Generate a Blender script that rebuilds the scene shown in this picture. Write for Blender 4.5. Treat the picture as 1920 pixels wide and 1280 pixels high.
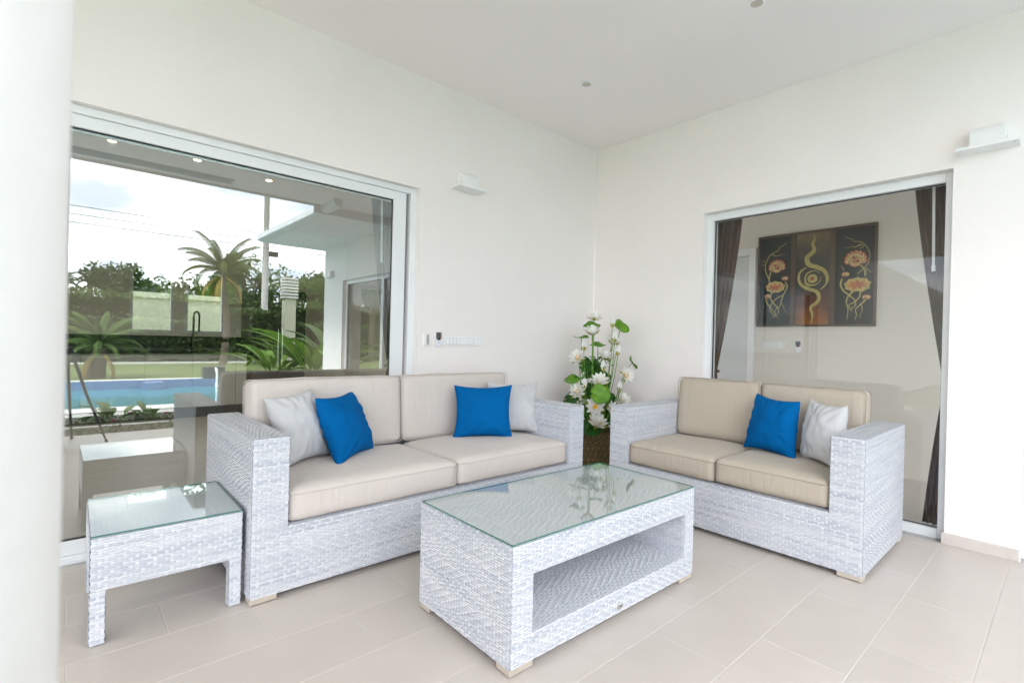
import bpy, math, random
from math import sin, cos, pi, radians as R, sqrt
from mathutils import Vector, Matrix, noise
random.seed(7)
for o in list(bpy.data.objects): bpy.data.objects.remove(o)
SC = bpy.context.scene
COL = SC.collection

# ---------------------------------------------------------------- camera
CAM = Vector((-4.0455, -3.3036, 1.1726)); YAW, PITCH, ROLL, FPX = 0.7268, -0.0012, 0.0256, 940.18
Fv = Vector((sin(YAW)*cos(PITCH), cos(YAW)*cos(PITCH), sin(PITCH)))
Rv = Vector((cos(YAW), -sin(YAW), 0)); Uv = Rv.cross(Fv)
Rv, Uv = Rv*cos(ROLL)+Uv*sin(ROLL), Uv*cos(ROLL)-Rv*sin(ROLL)
cd = bpy.data.cameras.new('camera'); cam = bpy.data.objects.new('camera', cd); COL.objects.link(cam)
M = Matrix((Rv, Uv, -Fv)).transposed().to_4x4(); M.translation = CAM; cam.matrix_world = M
cd.sensor_width = 36; cd.lens = FPX/1920*36; cd.clip_start = 0.03; cd.clip_end = 2000
cd.dof.use_dof = True; cd.dof.focus_distance = 4.2; cd.dof.aperture_fstop = 5.6
SC.camera = cam
SC.render.resolution_x, SC.render.resolution_y = 1024, 682
def at(u, v, d):
    "point seen at photo pixel (u, v), d metres in front of the camera"
    return CAM + (Fv + Rv*((u-960)/FPX) - Uv*((v-640)/FPX))*d

# ---------------------------------------------------------------- sky, sun, exposure
W = bpy.data.worlds.new('World'); SC.world = W; W.use_nodes = True
nt = W.node_tree; nt.nodes.clear(); L = nt.links.new
SUN_EL, SUN_AZ = R(56), R(288)
wo = nt.nodes.new('ShaderNodeOutputWorld'); bg = nt.nodes.new('ShaderNodeBackground'); bg.inputs[1].default_value = 0.13
sky = nt.nodes.new('ShaderNodeTexSky'); sky.sky_type = 'NISHITA'; sky.sun_disc = False
sky.sun_elevation = SUN_EL; sky.sun_rotation = SUN_AZ; sky.dust_density = 2.0
tc = nt.nodes.new('ShaderNodeTexCoord'); sx = nt.nodes.new('ShaderNodeSeparateXYZ'); L(tc.outputs['Generated'], sx.inputs[0])
ad = nt.nodes.new('ShaderNodeMath'); ad.operation = 'ADD'; ad.inputs[1].default_value = 0.22
ab = nt.nodes.new('ShaderNodeMath'); ab.operation = 'ABSOLUTE'; L(sx.outputs[2], ab.inputs[0]); L(ab.outputs[0], ad.inputs[0])
dv = nt.nodes.new('ShaderNodeVectorMath'); dv.operation = 'DIVIDE'; L(tc.outputs['Generated'], dv.inputs[0]); L(ad.outputs[0], dv.inputs[1])
nz = nt.nodes.new('ShaderNodeTexNoise'); nz.inputs['Scale'].default_value = 1.6; nz.inputs['Detail'].default_value = 9; nz.inputs['Roughness'].default_value = 0.55
L(dv.outputs[0], nz.inputs['Vector'])
rp = nt.nodes.new('ShaderNodeValToRGB'); rp.color_ramp.elements[0].position = 0.32; rp.color_ramp.elements[0].color = (.62, .62, .62, 1)
rp.color_ramp.elements[1].position = 0.58; rp.color_ramp.elements[1].color = (1, 1, 1, 1); L(nz.outputs[0], rp.inputs[0])
nz2 = nt.nodes.new('ShaderNodeTexNoise'); nz2.inputs['Scale'].default_value = 2.3; nz2.inputs['Detail'].default_value = 7; L(dv.outputs[0], nz2.inputs['Vector'])
rp2 = nt.nodes.new('ShaderNodeValToRGB'); rp2.color_ramp.elements[0].position = .38; rp2.color_ramp.elements[0].color = (4.4, 4.8, 5.5, 1)
rp2.color_ramp.elements[1].position = .62; rp2.color_ramp.elements[1].color = (9.6, 9.6, 9.6, 1); L(nz2.outputs[0], rp2.inputs[0])
mx = nt.nodes.new('ShaderNodeMixRGB'); L(rp.outputs[0], mx.inputs[0]); L(sky.outputs[0], mx.inputs[1]); L(rp2.outputs[0], mx.inputs[2])
L(mx.outputs[0], bg.inputs[0]); L(bg.outputs[0], wo.inputs[0])
sl = bpy.data.lights.new('sun', 'SUN'); sl.energy = 1.5; sl.angle = R(14); sl.color = (1, .965, .91)
sun = bpy.data.objects.new('sun', sl); COL.objects.link(sun)
sd = Vector((sin(SUN_AZ)*cos(SUN_EL), cos(SUN_AZ)*cos(SUN_EL), sin(SUN_EL)))
sun.rotation_euler = sd.to_track_quat('Z', 'Y').to_euler(); sun.location = (0, 0, 30)
SC.view_settings.view_transform = 'Standard'; SC.view_settings.look = 'None'; SC.view_settings.gamma = 1
SC.view_settings.exposure = 2.34
SC.render.engine = 'CYCLES'
SC.cycles.max_bounces = 14; SC.cycles.diffuse_bounces = 8; SC.cycles.glossy_bounces = 8
SC.cycles.transparent_max_bounces = 24; SC.cycles.transmission_bounces = 8
SC.cycles.caustics_reflective = False; SC.cycles.caustics_refractive = False

# ---------------------------------------------------------------- materials
MT = {}
def mat(name, col, rough=.6, spec=.35, var=0, vscale=8, bump=0, bscale=60, metal=0, col2=None, rnd=0, emit=None, stretch=None, attr=None, detail=4, sheen=0, crease=None):
    m = bpy.data.materials.new(name); m.use_nodes = True; t = m.node_tree; n = t.nodes; k = t.links.new
    b = n['Principled BSDF']; b.inputs['Roughness'].default_value = rough; b.inputs['Specular IOR Level'].default_value = spec
    b.inputs['Metallic'].default_value = metal
    if sheen: b.inputs['Sheen Weight'].default_value = sheen
    c = (*col, 1); c2 = (*(col2 or [max(0, x*(1-var)) for x in col]), 1)
    b.inputs['Base Color'].default_value = c
    co = n.new('ShaderNodeTexCoord'); src = co.outputs['Object']
    if stretch:
        mp = n.new('ShaderNodeMapping'); mp.inputs['Scale'].default_value = stretch; k(src, mp.inputs[0]); src = mp.outputs[0]
    out = None
    if attr:
        a = n.new('ShaderNodeAttribute'); a.attribute_name = attr; mr = n.new('ShaderNodeMixRGB'); k(a.outputs['Fac'], mr.inputs[0])
        mr.inputs[1].default_value = c; mr.inputs[2].default_value = c2; out = mr.outputs[0]
    elif var or col2:
        z = n.new('ShaderNodeTexNoise'); z.inputs['Scale'].default_value = vscale; z.inputs['Detail'].default_value = detail; k(src, z.inputs['Vector'])
        rr = n.new('ShaderNodeValToRGB'); rr.color_ramp.elements[0].position = .32; rr.color_ramp.elements[1].position = .68
        rr.color_ramp.elements[0].color = c2; rr.color_ramp.elements[1].color = c; k(z.outputs[0], rr.inputs[0]); out = rr.outputs[0]
    if rnd:
        oi = n.new('ShaderNodeObjectInfo'); ma = n.new('ShaderNodeMath'); ma.operation = 'MULTIPLY_ADD'
        ma.inputs[1].default_value = rnd; ma.inputs[2].default_value = 1-rnd/2; k(oi.outputs['Random'], ma.inputs[0])
        hs = n.new('ShaderNodeHueSaturation'); k(ma.outputs[0], hs.inputs['Value'])
        if out: k(out, hs.inputs['Color'])
        else: hs.inputs['Color'].default_value = c
        out = hs.outputs[0]
    if out: k(out, b.inputs['Base Color'])
    if bump:
        z = n.new('ShaderNodeTexNoise'); z.inputs['Scale'].default_value = bscale; z.inputs['Detail'].default_value = 5; k(src, z.inputs['Vector'])
        bm = n.new('ShaderNodeBump'); bm.inputs['Strength'].default_value = bump; bm.inputs['Distance'].default_value = .01
        k(z.outputs[0], bm.inputs['Height']); k(bm.outputs[0], b.inputs['Normal'])
        if crease:
            mp2 = n.new('ShaderNodeMapping'); mp2.inputs['Scale'].default_value = crease[1]; k(co.outputs['Object'], mp2.inputs[0])
            z2 = n.new('ShaderNodeTexNoise'); z2.inputs['Scale'].default_value = 1; z2.inputs['Detail'].default_value = 3; k(mp2.outputs[0], z2.inputs['Vector'])
            b2 = n.new('ShaderNodeBump'); b2.inputs['Strength'].default_value = crease[0]; b2.inputs['Distance'].default_value = .02
            k(z2.outputs[0], b2.inputs['Height']); k(b2.outputs[0], bm.inputs['Normal'])
    if emit:
        b.inputs['Emission Color'].default_value = (*emit[0], 1); b.inputs['Emission Strength'].default_value = emit[1]
    MT[name] = m; return m
def glassmat(name, base_refl, tint, fres=1.0, rough=0.0):
    m = bpy.data.materials.new(name); m.use_nodes = True; t = m.node_tree; n = t.nodes; k = t.links.new; n.clear()
    o = n.new('ShaderNodeOutputMaterial'); mx = n.new('ShaderNodeMixShader'); tr = n.new('ShaderNodeBsdfTransparent'); gl = n.new('ShaderNodeBsdfGlossy')
    gl.inputs['Roughness'].default_value = rough; gl.inputs['Color'].default_value = (.97, 1, .99, 1); tr.inputs[0].default_value = (*tint, 1)
    lw = n.new('ShaderNodeLayerWeight'); lw.inputs[0].default_value = .5       # facing = 1 - |cos|, Schlick's law on both faces
    pw = n.new('ShaderNodeMath'); pw.operation = 'POWER'; pw.inputs[1].default_value = 5; k(lw.outputs['Facing'], pw.inputs[0])
    ma = n.new('ShaderNodeMath'); ma.operation = 'MULTIPLY_ADD'; ma.inputs[1].default_value = (1-base_refl)*fres; ma.inputs[2].default_value = base_refl; ma.use_clamp = True
    k(pw.outputs[0], ma.inputs[0]); k(ma.outputs[0], mx.inputs[0]); k(tr.outputs[0], mx.inputs[1]); k(gl.outputs[0], mx.inputs[2]); k(mx.outputs[0], o.inputs[0])
    MT[name] = m; return m
mat('wall', (.87, .828, .812), .75, .2, var=.035, vscale=1.4, bump=.14, bscale=30)
mat('ceiling', (.905, .865, .86), .8, .15, var=.03, vscale=1.0, bump=.06, bscale=30)
mat('column', (.88, .87, .86), .8, .2, var=.03, vscale=3, bump=.25, bscale=26)
mat('tile', (.625, .56, .51), .36, .42, var=.11, vscale=1.7, bump=.03, bscale=180, rnd=.05, detail=8)
mat('grout', (.69, .63, .585), .8, .2, var=.1, vscale=9)
mat('skirting', (.61, .55, .51), .4, .4, var=.06, vscale=20)
mat('frame_white', (.80, .82, .84), .28, .5, var=.02, vscale=3)
mat('gasket', (.012, .012, .014), .5)
glassmat('window_glass', .172, (.88, .92, .91), .85)
glassmat('window_glass_clear', .026, (.975, .98, .978), .8)
glassmat('table_glass', .065, (.985, .995, .991), 1.0)
mat('glass_edge', (.02, .16, .13), .12, .6)
mat('wicker', (.685, .695, .725), .45, .3, attr='tone', col2=(.44, .47, .545))
mat('wicker_core', (.46, .48, .53), .6, .2)
mat('foot_metal', (.62, .55, .47), .38, .5, metal=.35, var=.05, vscale=30)
mat('black_plastic', (.015, .015, .017), .4)
mat('cushion', (.635, .575, .535), .85, .15, var=.035, vscale=3, bump=.16, bscale=300, sheen=.15, crease=(.30, (34, 9, 2.2)))
mat('cushion_tan', (.49, .425, .35), .85, .15, var=.04, vscale=3, bump=.16, bscale=300, sheen=.15, crease=(.30, (34, 9, 2.2)))
mat('piping', (.59, .525, .485), .85, .15)
mat('piping_tan', (.40, .34, .275), .85, .15)
mat('blue_cloth', (.0005, .113, .345), .85, .06, var=.10, vscale=5, bump=.2, bscale=120)
mat('grey_cloth', (.54, .54, .555), .85, .15, var=.03, vscale=4, bump=.16, bscale=140, sheen=.1)
mat('white_plastic', (.84, .84, .85), .35, .5)
mat('switch_line', (.52, .52, .53), .5)
mat('remote_white', (.80, .80, .88), .3, .5)
mat('red_key', (.65, .06, .02), .4)
mat('grey_key', (.30, .33, .34), .4)
mat('beige_key', (.42, .41, .37), .4)
mat('silver', (.7, .7, .68), .25, .5, metal=.9)
mat('lens', (.55, .50, .45), .15, .5)
mat('lit_lamp', (1, .8, .55), .5, emit=((1, .60, .28), 5))
mat('petal', (.95, .95, .93), .55, .25, var=.05, vscale=20)
mat('sepal', (.42, .40, .05), .5, .3, var=.25, vscale=40)
mat('stamen', (.95, .56, .005), .6, .2, var=.2, vscale=90)
mat('leaf', (.19, .44, .03), .38, .4, var=.4, vscale=18)
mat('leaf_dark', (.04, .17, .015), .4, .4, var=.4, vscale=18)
mat('stem', (.15, .30, .05), .5, .3)
mat('pot', (.105, .070, .030), .45, .35, col2=(.19, .13, .05), vscale=45, bump=.6, bscale=70)
mat('pot_dot', (.42, .30, .10), .35, .5, metal=.3)
mat('soil', (.06, .045, .03), .95, .1, var=.5, vscale=9, bump=.5, bscale=30)
mat('curtain', (.095, .052, .038), .8, .15, var=.15, vscale=6)
mat('art_frame', (.085, .035, .012), .4, .4, var=.4, vscale=25, stretch=(1, 1, 6))
mat('art_black', (.006, .007, .010), .6, .1, var=.3, vscale=12)
mat('art_cream', (.74, .58, .26), .5, .3, var=.25, vscale=20)
mat('art_gold', (.52, .42, .12), .4, .4, var=.35, vscale=30)
mat('art_red', (.42, .045, .02), .5, .3, var=.4, vscale=20)
mat('art_blush', (.60, .17, .05), .5, .3, var=.4, vscale=25)
mat('art_leaf', (.66, .52, .17), .5, .3, var=.3, vscale=16)
m = mat('art_mid', (.05, .03, .02), .5, .3)
def ramp_z(m, stops, z0, z1, ns=9):
    t = m.node_tree; n = t.nodes; k = t.links.new
    co = n.new('ShaderNodeTexCoord'); s = n.new('ShaderNodeSeparateXYZ'); k(co.outputs['Object'], s.inputs[0])
    z = n.new('ShaderNodeTexNoise'); z.inputs['Scale'].default_value = ns; z.inputs['Detail'].default_value = 6; k(co.outputs['Object'], z.inputs['Vector'])
    mr = n.new('ShaderNodeMapRange'); mr.inputs[1].default_value = z0; mr.inputs[2].default_value = z1; k(s.outputs[2], mr.inputs[0])
    a = n.new('ShaderNodeMath'); a.operation = 'MULTIPLY_ADD'; a.inputs[1].default_value = .35; k(z.outputs[0], a.inputs[0]); k(mr.outputs[0], a.inputs[2])
    b = n.new('ShaderNodeMath'); b.operation = 'SUBTRACT'; b.inputs[1].default_value = .175; k(a.outputs[0], b.inputs[0])
    r = n.new('ShaderNodeValToRGB'); e = r.color_ramp.elements
    while len(e) < len(stops): e.new(.5)
    for i, (p, c) in enumerate(stops): e[i].position = p; e[i].color = (*c, 1)
    k(b.outputs[0], r.inputs[0]); k(r.outputs[0], n['Principled BSDF'].inputs['Base Color'])
ramp_z(m, [(0, (.30, .10, .012)), (.22, (.12, .03, .006)), (.42, (.015, .008, .006)), (.7, (.03, .022, .018)), (1, (.17, .115, .05))], 0, 1)
mat('room_wall', (.76, .72, .665), .8, .2, var=.02, vscale=1)
mat('room_door', (.66, .68, .70), .5, .3)
mat('room_floor', (.62, .57, .53), .35, .4, var=.08, vscale=3)
mat('cabinet', (.50, .51, .49), .35, .4, var=.04, vscale=3)
mat('counter', (.012, .013, .014), .15, .5)
mat('backsplash', (.03, .034, .034), .2, .5, var=.3, vscale=5)
mat('fridge', (.03, .032, .034), .3, .5)
mat('cream_wall', (.56, .55, .44), .85, .15, var=.06, vscale=1.5)
mat('grass', (.17, .205, .085), .9, .1, col2=(.12, .155, .055), vscale=1.1, bump=.5, bscale=40, detail=8)
mat('ground', (.15, .15, .09), .95, .1, var=.4, vscale=.2)
mat('coping', (.70, .69, .66), .6, .3, var=.06, vscale=3)
mat('pool_tile', (.12, .22, .46), .25, .5, col2=(.20, .31, .52), vscale=14)
mat('pool_floor', (.10, .38, .48), .4, .4, var=.1, vscale=2)
mat('bark', (.17, .135, .10), .9, .1, var=.4, vscale=6, bump=.8, bscale=14, stretch=(1, 1, 3))
for i, (c, v) in enumerate([((.085, .155, .032), .4), ((.13, .17, .042), .4), ((.060, .115, .030), .4), ((.16, .29, .03), .35), ((.115, .20, .042), .4)]):
    mat('foliage%d' % i, c, .5, .3, var=v, vscale=2.2)
for nm in ['foliage%d' % i for i in range(5)]+['leaf', 'leaf_dark', 'petal']:
    t = MT[nm].node_tree; n = t.nodes; b = n['Principled BSDF']; out = n['Material Output']; tl_ = n.new('ShaderNodeBsdfTranslucent'); ms = n.new('ShaderNodeMixShader'); ms.inputs[0].default_value = .32
    src = b.inputs['Base Color'].links[0].from_socket; t.links.new(src, tl_.inputs[0]); t.links.new(b.outputs[0], ms.inputs[1]); t.links.new(tl_.outputs[0], ms.inputs[2]); t.links.new(ms.outputs[0], out.inputs[0])
mat('dry_frond', (.38, .28, .09), .8, .1, var=.3, vscale=4)
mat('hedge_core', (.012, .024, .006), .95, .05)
mat('concrete', (.52, .51, .49), .85, .15, var=.12, vscale=5)
mat('wire', (.03, .03, .035), .6)
mat('roof_tile', (.22, .10, .055), .7, .2, var=.25, vscale=12)
mat('gutter', (.74, .76, .78), .3, .5)
mat('vent', (.35, .38, .40), .6, .2)
mat('pink', (.62, .07, .22), .6, .2)
mat('dark_metal', (.045, .042, .04), .5, .4)
mat('dark_stone', (.10, .105, .105), .5, .3, var=.2, vscale=6)
def watermat(name, col, rough):
    m = mat(name, col, rough, .5, bump=.12, bscale=6); return m
watermat('water', (.06, .30, .37), .08)
mat('water_fall', (.75, .82, .85), .2, .5)

# ---------------------------------------------------------------- mesh helpers
class MB:
    def __init__(s): s.v = []; s.f = []; s.m = []; s.t = []
    def add(s, v, f, mi=0, tone=None):
        b = len(s.v); s.v += [tuple(p) for p in v]
        for q in f: s.f.append([b+i for i in q]); s.m.append(mi); s.t.append(tone or 0)
        return s
    def box(s, x0, x1, y0, y1, z0, z1, mi=0):
        return s.add([(x0,y0,z0),(x1,y0,z0),(x1,y1,z0),(x0,y1,z0),(x0,y0,z1),(x1,y0,z1),(x1,y1,z1),(x0,y1,z1)],
                     [(0,3,2,1),(4,5,6,7),(0,1,5,4),(1,2,6,5),(2,3,7,6),(3,0,4,7)], mi)
    def prism(s, prof, ax, a0, a1, mi=0):
        "extrude a closed 2D profile along axis ax (0 x: profile is (y,z); 1 y: (x,z); 2 z: (x,y))"
        n = len(prof); mk = {0: lambda p, a: (a, p[0], p[1]), 1: lambda p, a: (p[0], a, p[1]), 2: lambda p, a: (p[0], p[1], a)}[ax]
        v = [mk(p, a0) for p in prof]+[mk(p, a1) for p in prof]
        f = [(i, (i+1) % n, n+(i+1) % n, n+i) for i in range(n)]+[tuple(range(n))[::-1], tuple(range(n, 2*n))]
        return s.add(v, f, mi)
    def tube(s, pts, rad, n=6, mi=0, cap=True):
        pts = [Vector(p) for p in pts]; rr = rad if isinstance(rad, (list, tuple)) else [rad]*len(pts)
        v = []; f = []
        up = Vector((0, 0, 1))
        for i, p in enumerate(pts):
            d = (pts[min(i+1, len(pts)-1)]-pts[max(i-1, 0)]).normalized()
            a = d.cross(up)
            if a.length < .05: a = d.cross(Vector((1, 0, 0)))
            a.normalize(); b = a.cross(d)
            v += [p+(a*cos(2*pi*j/n)+b*sin(2*pi*j/n))*rr[i] for j in range(n)]
        for i in range(len(pts)-1):
            for j in range(n): f.append((i*n+j, i*n+(j+1) % n, (i+1)*n+(j+1) % n, (i+1)*n+j))
        if cap: f += [tuple(range(n)), tuple(range((len(pts)-1)*n, len(pts)*n))[::-1]]
        return s.add(v, f, mi)
    def lathe(s, prof, n=24, c=(0, 0, 0), mi=0):
        v = [(c[0]+r*cos(2*pi*j/n), c[1]+r*sin(2*pi*j/n), c[2]+z) for r, z in prof for j in range(n)]
        f = [(i*n+j, i*n+(j+1) % n, (i+1)*n+(j+1) % n, (i+1)*n+j) for i in range(len(prof)-1) for j in range(n)]
        f += [tuple(range(n))[::-1], tuple(range((len(prof)-1)*n, len(prof)*n))]
        return s.add(v, f, mi)
    def build(s, name, mats, parent=None, smooth=False, bevel=0, tone=False, loc=None):
        me = bpy.data.meshes.new(name); me.from_pydata(s.v, [], s.f)
        if isinstance(mats, str): mats = [mats]
        for k in mats: me.materials.append(MT[k])
        me.polygons.foreach_set('material_index', s.m)
        if tone:
            a = me.attributes.new('tone', 'FLOAT', 'FACE'); a.data.foreach_set('value', s.t)
        me.update()
        if smooth: me.polygons.foreach_set('use_smooth', [True]*len(me.polygons))
        o = bpy.data.objects.new(name, me); COL.objects.link(o)
        if bevel:
            bv = o.modifiers.new('bevel', 'BEVEL'); bv.width = bevel; bv.segments = 3; bv.limit_method = 'ANGLE'; bv.angle_limit = R(40)
            me.polygons.foreach_set('use_smooth', [True]*len(me.polygons))
            wn = o.modifiers.new('wn', 'WEIGHTED_NORMAL'); wn.keep_sharp = True
        if parent: o.parent = parent
        if loc: o.location = loc
        return o
def tag(o, label=None, cat=None, group=None, kind=None):
    if label: o['label'] = label
    if cat: o['category'] = cat
    if group: o['group'] = group
    if kind: o['kind'] = kind
    return o
def empty(name, loc=(0, 0, 0), rz=0, label=None, cat=None, group=None):
    o = bpy.data.objects.new(name, None); COL.objects.link(o); o.location = loc; o.rotation_euler = (0, 0, rz); o.empty_display_size = .1
    return tag(o, label, cat, group)
def copy_tree(o, parent=None):
    c = o.copy(); COL.objects.link(c); c.parent = parent
    for ch in list(o.children): copy_tree(ch, c)
    return c
def box(name, b, m, parent=None, bevel=0): return MB().box(*b).build(name, m, parent, bevel=bevel)
def rbox(name, size, m, parent, r=.03, seg=(14, 12, 5), bulge=(0, 0, 0), smooth=True):
    "soft cushion block centred on the origin: rounded edges, faces swollen by bulge"
    hx, hy, hz = [a/2 for a in size]; mb = MB(); n = seg; idx = {}
    def P(i, j, k):
        key = (i, j, k)
        if key in idx: return idx[key]
        x, y, z = hx*(2*i/n[0]-1), hy*(2*j/n[1]-1), hz*(2*k/n[2]-1)
        fx, fy, fz = x/hx, y/hy, z/hz
        q = Vector((max(-hx+r, min(hx-r, x)), max(-hy+r, min(hy-r, y)), max(-hz+r, min(hz-r, z))))
        d = Vector((x, y, z))-q
        if d.length > 1e-6: q += d.normalized()*r
        w = .006*noise.noise(Vector((x*5, y*5, z*5+hx*9)))
        q.x += bulge[0]*fx*(1-fy*fy)*(1-fz*fz); q.y += bulge[1]*fy*(1-fx*fx)*(1-fz*fz)
        q.z += (bulge[2]*fz)*(1-fx**4)*(1-fy**4)+w*(1 if abs(fz) > .99 else .5)
        idx[key] = len(mb.v); mb.v.append(tuple(q)); return idx[key]
    def F(*q): mb.f.append([P(*a) for a in q]); mb.m.append(0); mb.t.append(0)
    for i in range(n[0]):
        for j in range(n[1]):
            F((i,j,0),(i,j+1,0),(i+1,j+1,0),(i+1,j,0)); F((i,j,n[2]),(i+1,j,n[2]),(i+1,j+1,n[2]),(i,j+1,n[2]))
        for k in range(n[2]):
            F((i,0,k),(i+1,0,k),(i+1,0,k+1),(i,0,k+1)); F((i,n[1],k),(i,n[1],k+1),(i+1,n[1],k+1),(i+1,n[1],k))
    for j in range(n[1]):
        for k in range(n[2]):
            F((0,j,k),(0,j,k+1),(0,j+1,k+1),(0,j+1,k)); F((n[0],j,k),(n[0],j+1,k),(n[0],j+1,k+1),(n[0],j,k+1))
    return mb.build(name, m, parent, smooth=smooth)

# ---------------------------------------------------------------- woven rattan
WR = random.Random(3)
def weave(mb, O, U, V, w, h, pu=.0190, pv=.0100, lift=.0027, pale=1):
    "strands woven over a panel: flat bands along U that ride over two uprights and dive under the third"
    O, U, V = Vector(O), Vector(U).normalized(), Vector(V).normalized(); N = U.cross(V)
    nc = max(2, round(w/pu)); nr = max(2, round(h/pv)); a, b = w/nc, h/nr
    for r in range(nr):
        sh = r % 3 if (r//6) % 2 == 0 else (2*r) % 3
        rowt = WR.random(); ph = WR.random()*50
        c = 0
        while c < nc:
            if (c+sh) % 3 == 0:      # upright shows
                u0, u1 = (c+.16)*a, (c+.84)*a; t = min(1, max(0, .18+.5*noise.noise(Vector((c*.61, r*.11, 8.3)))+.3*(WR.random()-.4)))
                v0, v1 = (r-.12)*b, (r+1.12)*b
                v0 = max(0, v0); v1 = min(h, v1)
                P = [O+U*x+V*y+N*z for y, z in ((v0, .0006), ((v0+v1)/2, lift*.95), (v1, .0006)) for x in (u0, u1)]
                mb.add(P, [(0,1,3,2),(2,3,5,4)], 0, t); c += 1
            else:
                n = 1
                while c+n < nc and (c+n+sh) % 3 != 0: n += 1
                u0, u1 = (c-.14)*a, (c+n+.14)*a; u0 = max(0, u0); u1 = min(w, u1); l = u1-u0
                s1 = noise.noise(Vector((ph+c*a*3.2, r*.37, 1.7)))
                t = .40+.75*s1+.26*(WR.random()-.5)+.40*(rowt-.5); t = min(1, max(0, t))
                P = []
                for fu, fz in ((0, .12), (.2, .9), (.8, .9), (1, .12)):
                    for fv, gz in ((.075, .55), (.5, 1), (.925, .55)):
                        P.append(O+U*(u0+l*fu)+V*((r+fv)*b)+N*(lift*fz*gz+.0002))
                mb.add(P, [(i*3+j, (i+1)*3+j, (i+1)*3+j+1, i*3+j+1) for i in range(3) for j in range(2)], 0, t*pale); c += n
    return mb
X, Y, Z = Vector((1,0,0)), Vector((0,1,0)), Vector((0,0,1))
def weave_box(mb, b, faces, **k):
    "weave on chosen faces of a box: l r (x ends) f k (y front, back) t d (top, down)"
    x0, x1, y0, y1, z0, z1 = b; e = .0006
    if 'f' in faces: weave(mb, (x0, y0-e, z0), X, Z, x1-x0, z1-z0, **k)
    if 'k' in faces: weave(mb, (x1, y1+e, z0), -X, Z, x1-x0, z1-z0, **k)
    if 'l' in faces: weave(mb, (x0-e, y1, z0), -Y, Z, y1-y0, z1-z0, **k)
    if 'r' in faces: weave(mb, (x1+e, y0, z0), Y, Z, y1-y0, z1-z0, **k)
    if 't' in faces: weave(mb, (x0, y0, z1+e), X, Y, x1-x0, y1-y0, **k)
    if 'T' in faces: weave(mb, (x1, y0, z1+e), Y, -X, y1-y0, x1-x0, **k)
def woven(name, b, faces, parent, label=None, bevel=.006, **kw):
    "a solid piece of woven frame with its weave as a child"
    o = box(name, b, 'wicker_core', parent, bevel=bevel)
    mb = MB(); weave_box(mb, b, faces, **kw); w = mb.build('weave', 'wicker', o, tone=True); w['kind'] = 'stuff'
    return o

# ================================================================= GROUND
tag(box('ground', (-200, 200, -200, 200, -1.2, -.62), 'ground'), kind='structure')
for nm, b in (('lawn', (-40, 40, -60, -11.75, -.6, -.02)), ('lawn', (-40, -9.4, -11.74, -3.92, -.6, -.02)), ('lawn', (-.6, 40, -11.74, -8.2, -.6, -.021)), ('lawn', (-40, 40, 5.75, 60, -.6, -.025))):
    tag(box(nm, b, 'grass'), kind='structure')
tag(box('lawn', (-40, -9.4, -3.915, -.001, -.6, -.022), 'grass'), kind='structure')
tag(box('garden_path', (-9.395, -7.205, -3.88, -.001, -.6, -.010), 'coping'), kind='structure')
tag(box('planting_bed', (-9.38, -1.3, -5.30, -3.90, -.6, -.05), 'soil'), kind='structure')
tag(box('garden_path', (-9.38, -.62, -5.86, -5.305, -.6, -.012), 'concrete'), kind='structure')
tag(box('garden_path', (-1.295, -.3, -5.30, -3.9, -.6, -.014), 'concrete'), kind='structure')
tag(box('garden_path', (-.615, 3, -8.19, -7.3, -.6, -.016), 'concrete'), kind='structure')
for y in (-4.26, -5.22): tag(box('kerb', (-9.3, -1.35, y-.05, y+.05, -.2, .035), 'coping', bevel=.008), kind='structure')
# pool
pool = tag(empty('swimming_pool', (-5, -8.9, 0)), kind='structure')
def PP(nm, b, m, bev=0): return box(nm, (b[0]+5, b[1]+5, b[2]+8.9, b[3]+8.9, b[4], b[5]), m, pool, bev)
PP('pool_floor', (-9, -.95, -11.4, -6.33, -.58, -.50), 'pool_floor')
PP('water', (-8.99, -.96, -11.39, -6.34, -.495, -.19), 'water')
PP('coping', (-9.38, -.61, -6.33, -5.865, -.6, .004), 'coping', .01); PP('coping', (-9.38, -.61, -11.73, -11.45, -.6, .012), 'coping', .01)
PP('coping', (-9.38, -9.05, -11.44, -6.335, -.6, .01), 'coping', .01); PP('coping', (-.9, -.61, -11.44, -6.335, -.6, .01), 'coping', .01)
PP('mosaic_band', (-9.04, -.91, -11.445, -11.395, -.5, .004), 'pool_tile'); PP('mosaic_band', (-9.04, -.91, -6.345, -6.32, -.5, -.002), 'pool_tile')
PP('mosaic_step', (-2.66, -2.28, -11.39, -10.9, -.5, -.02), 'pool_tile', .01)
sp = empty('water_spout', (-1.15, -11.55, 0), 0, 'dark stone water spout pouring into the pool', 'water spout')
box('pedestal', (-.25, .25, -.14, .14, .014, .30), 'dark_stone', sp, .01)
MB().box(-.07, .07, .10, .30, .24, .30).build('spout', 'dark_metal', sp)
MB().tube([(0, .29, .27), (0, .40, .24), (0, .47, .12), (0, .50, -.02), (0, .51, -.19)], [.03, .035, .03, .035, .05], 8).build('falling_water', 'water_fall', sp, smooth=True)

# ================================================================= HOUSE
H = 3.142
house = empty('house', (0, 0, 0), 0, 'white single storey house with a deep covered terrace', 'house')
WT = .22
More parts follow.
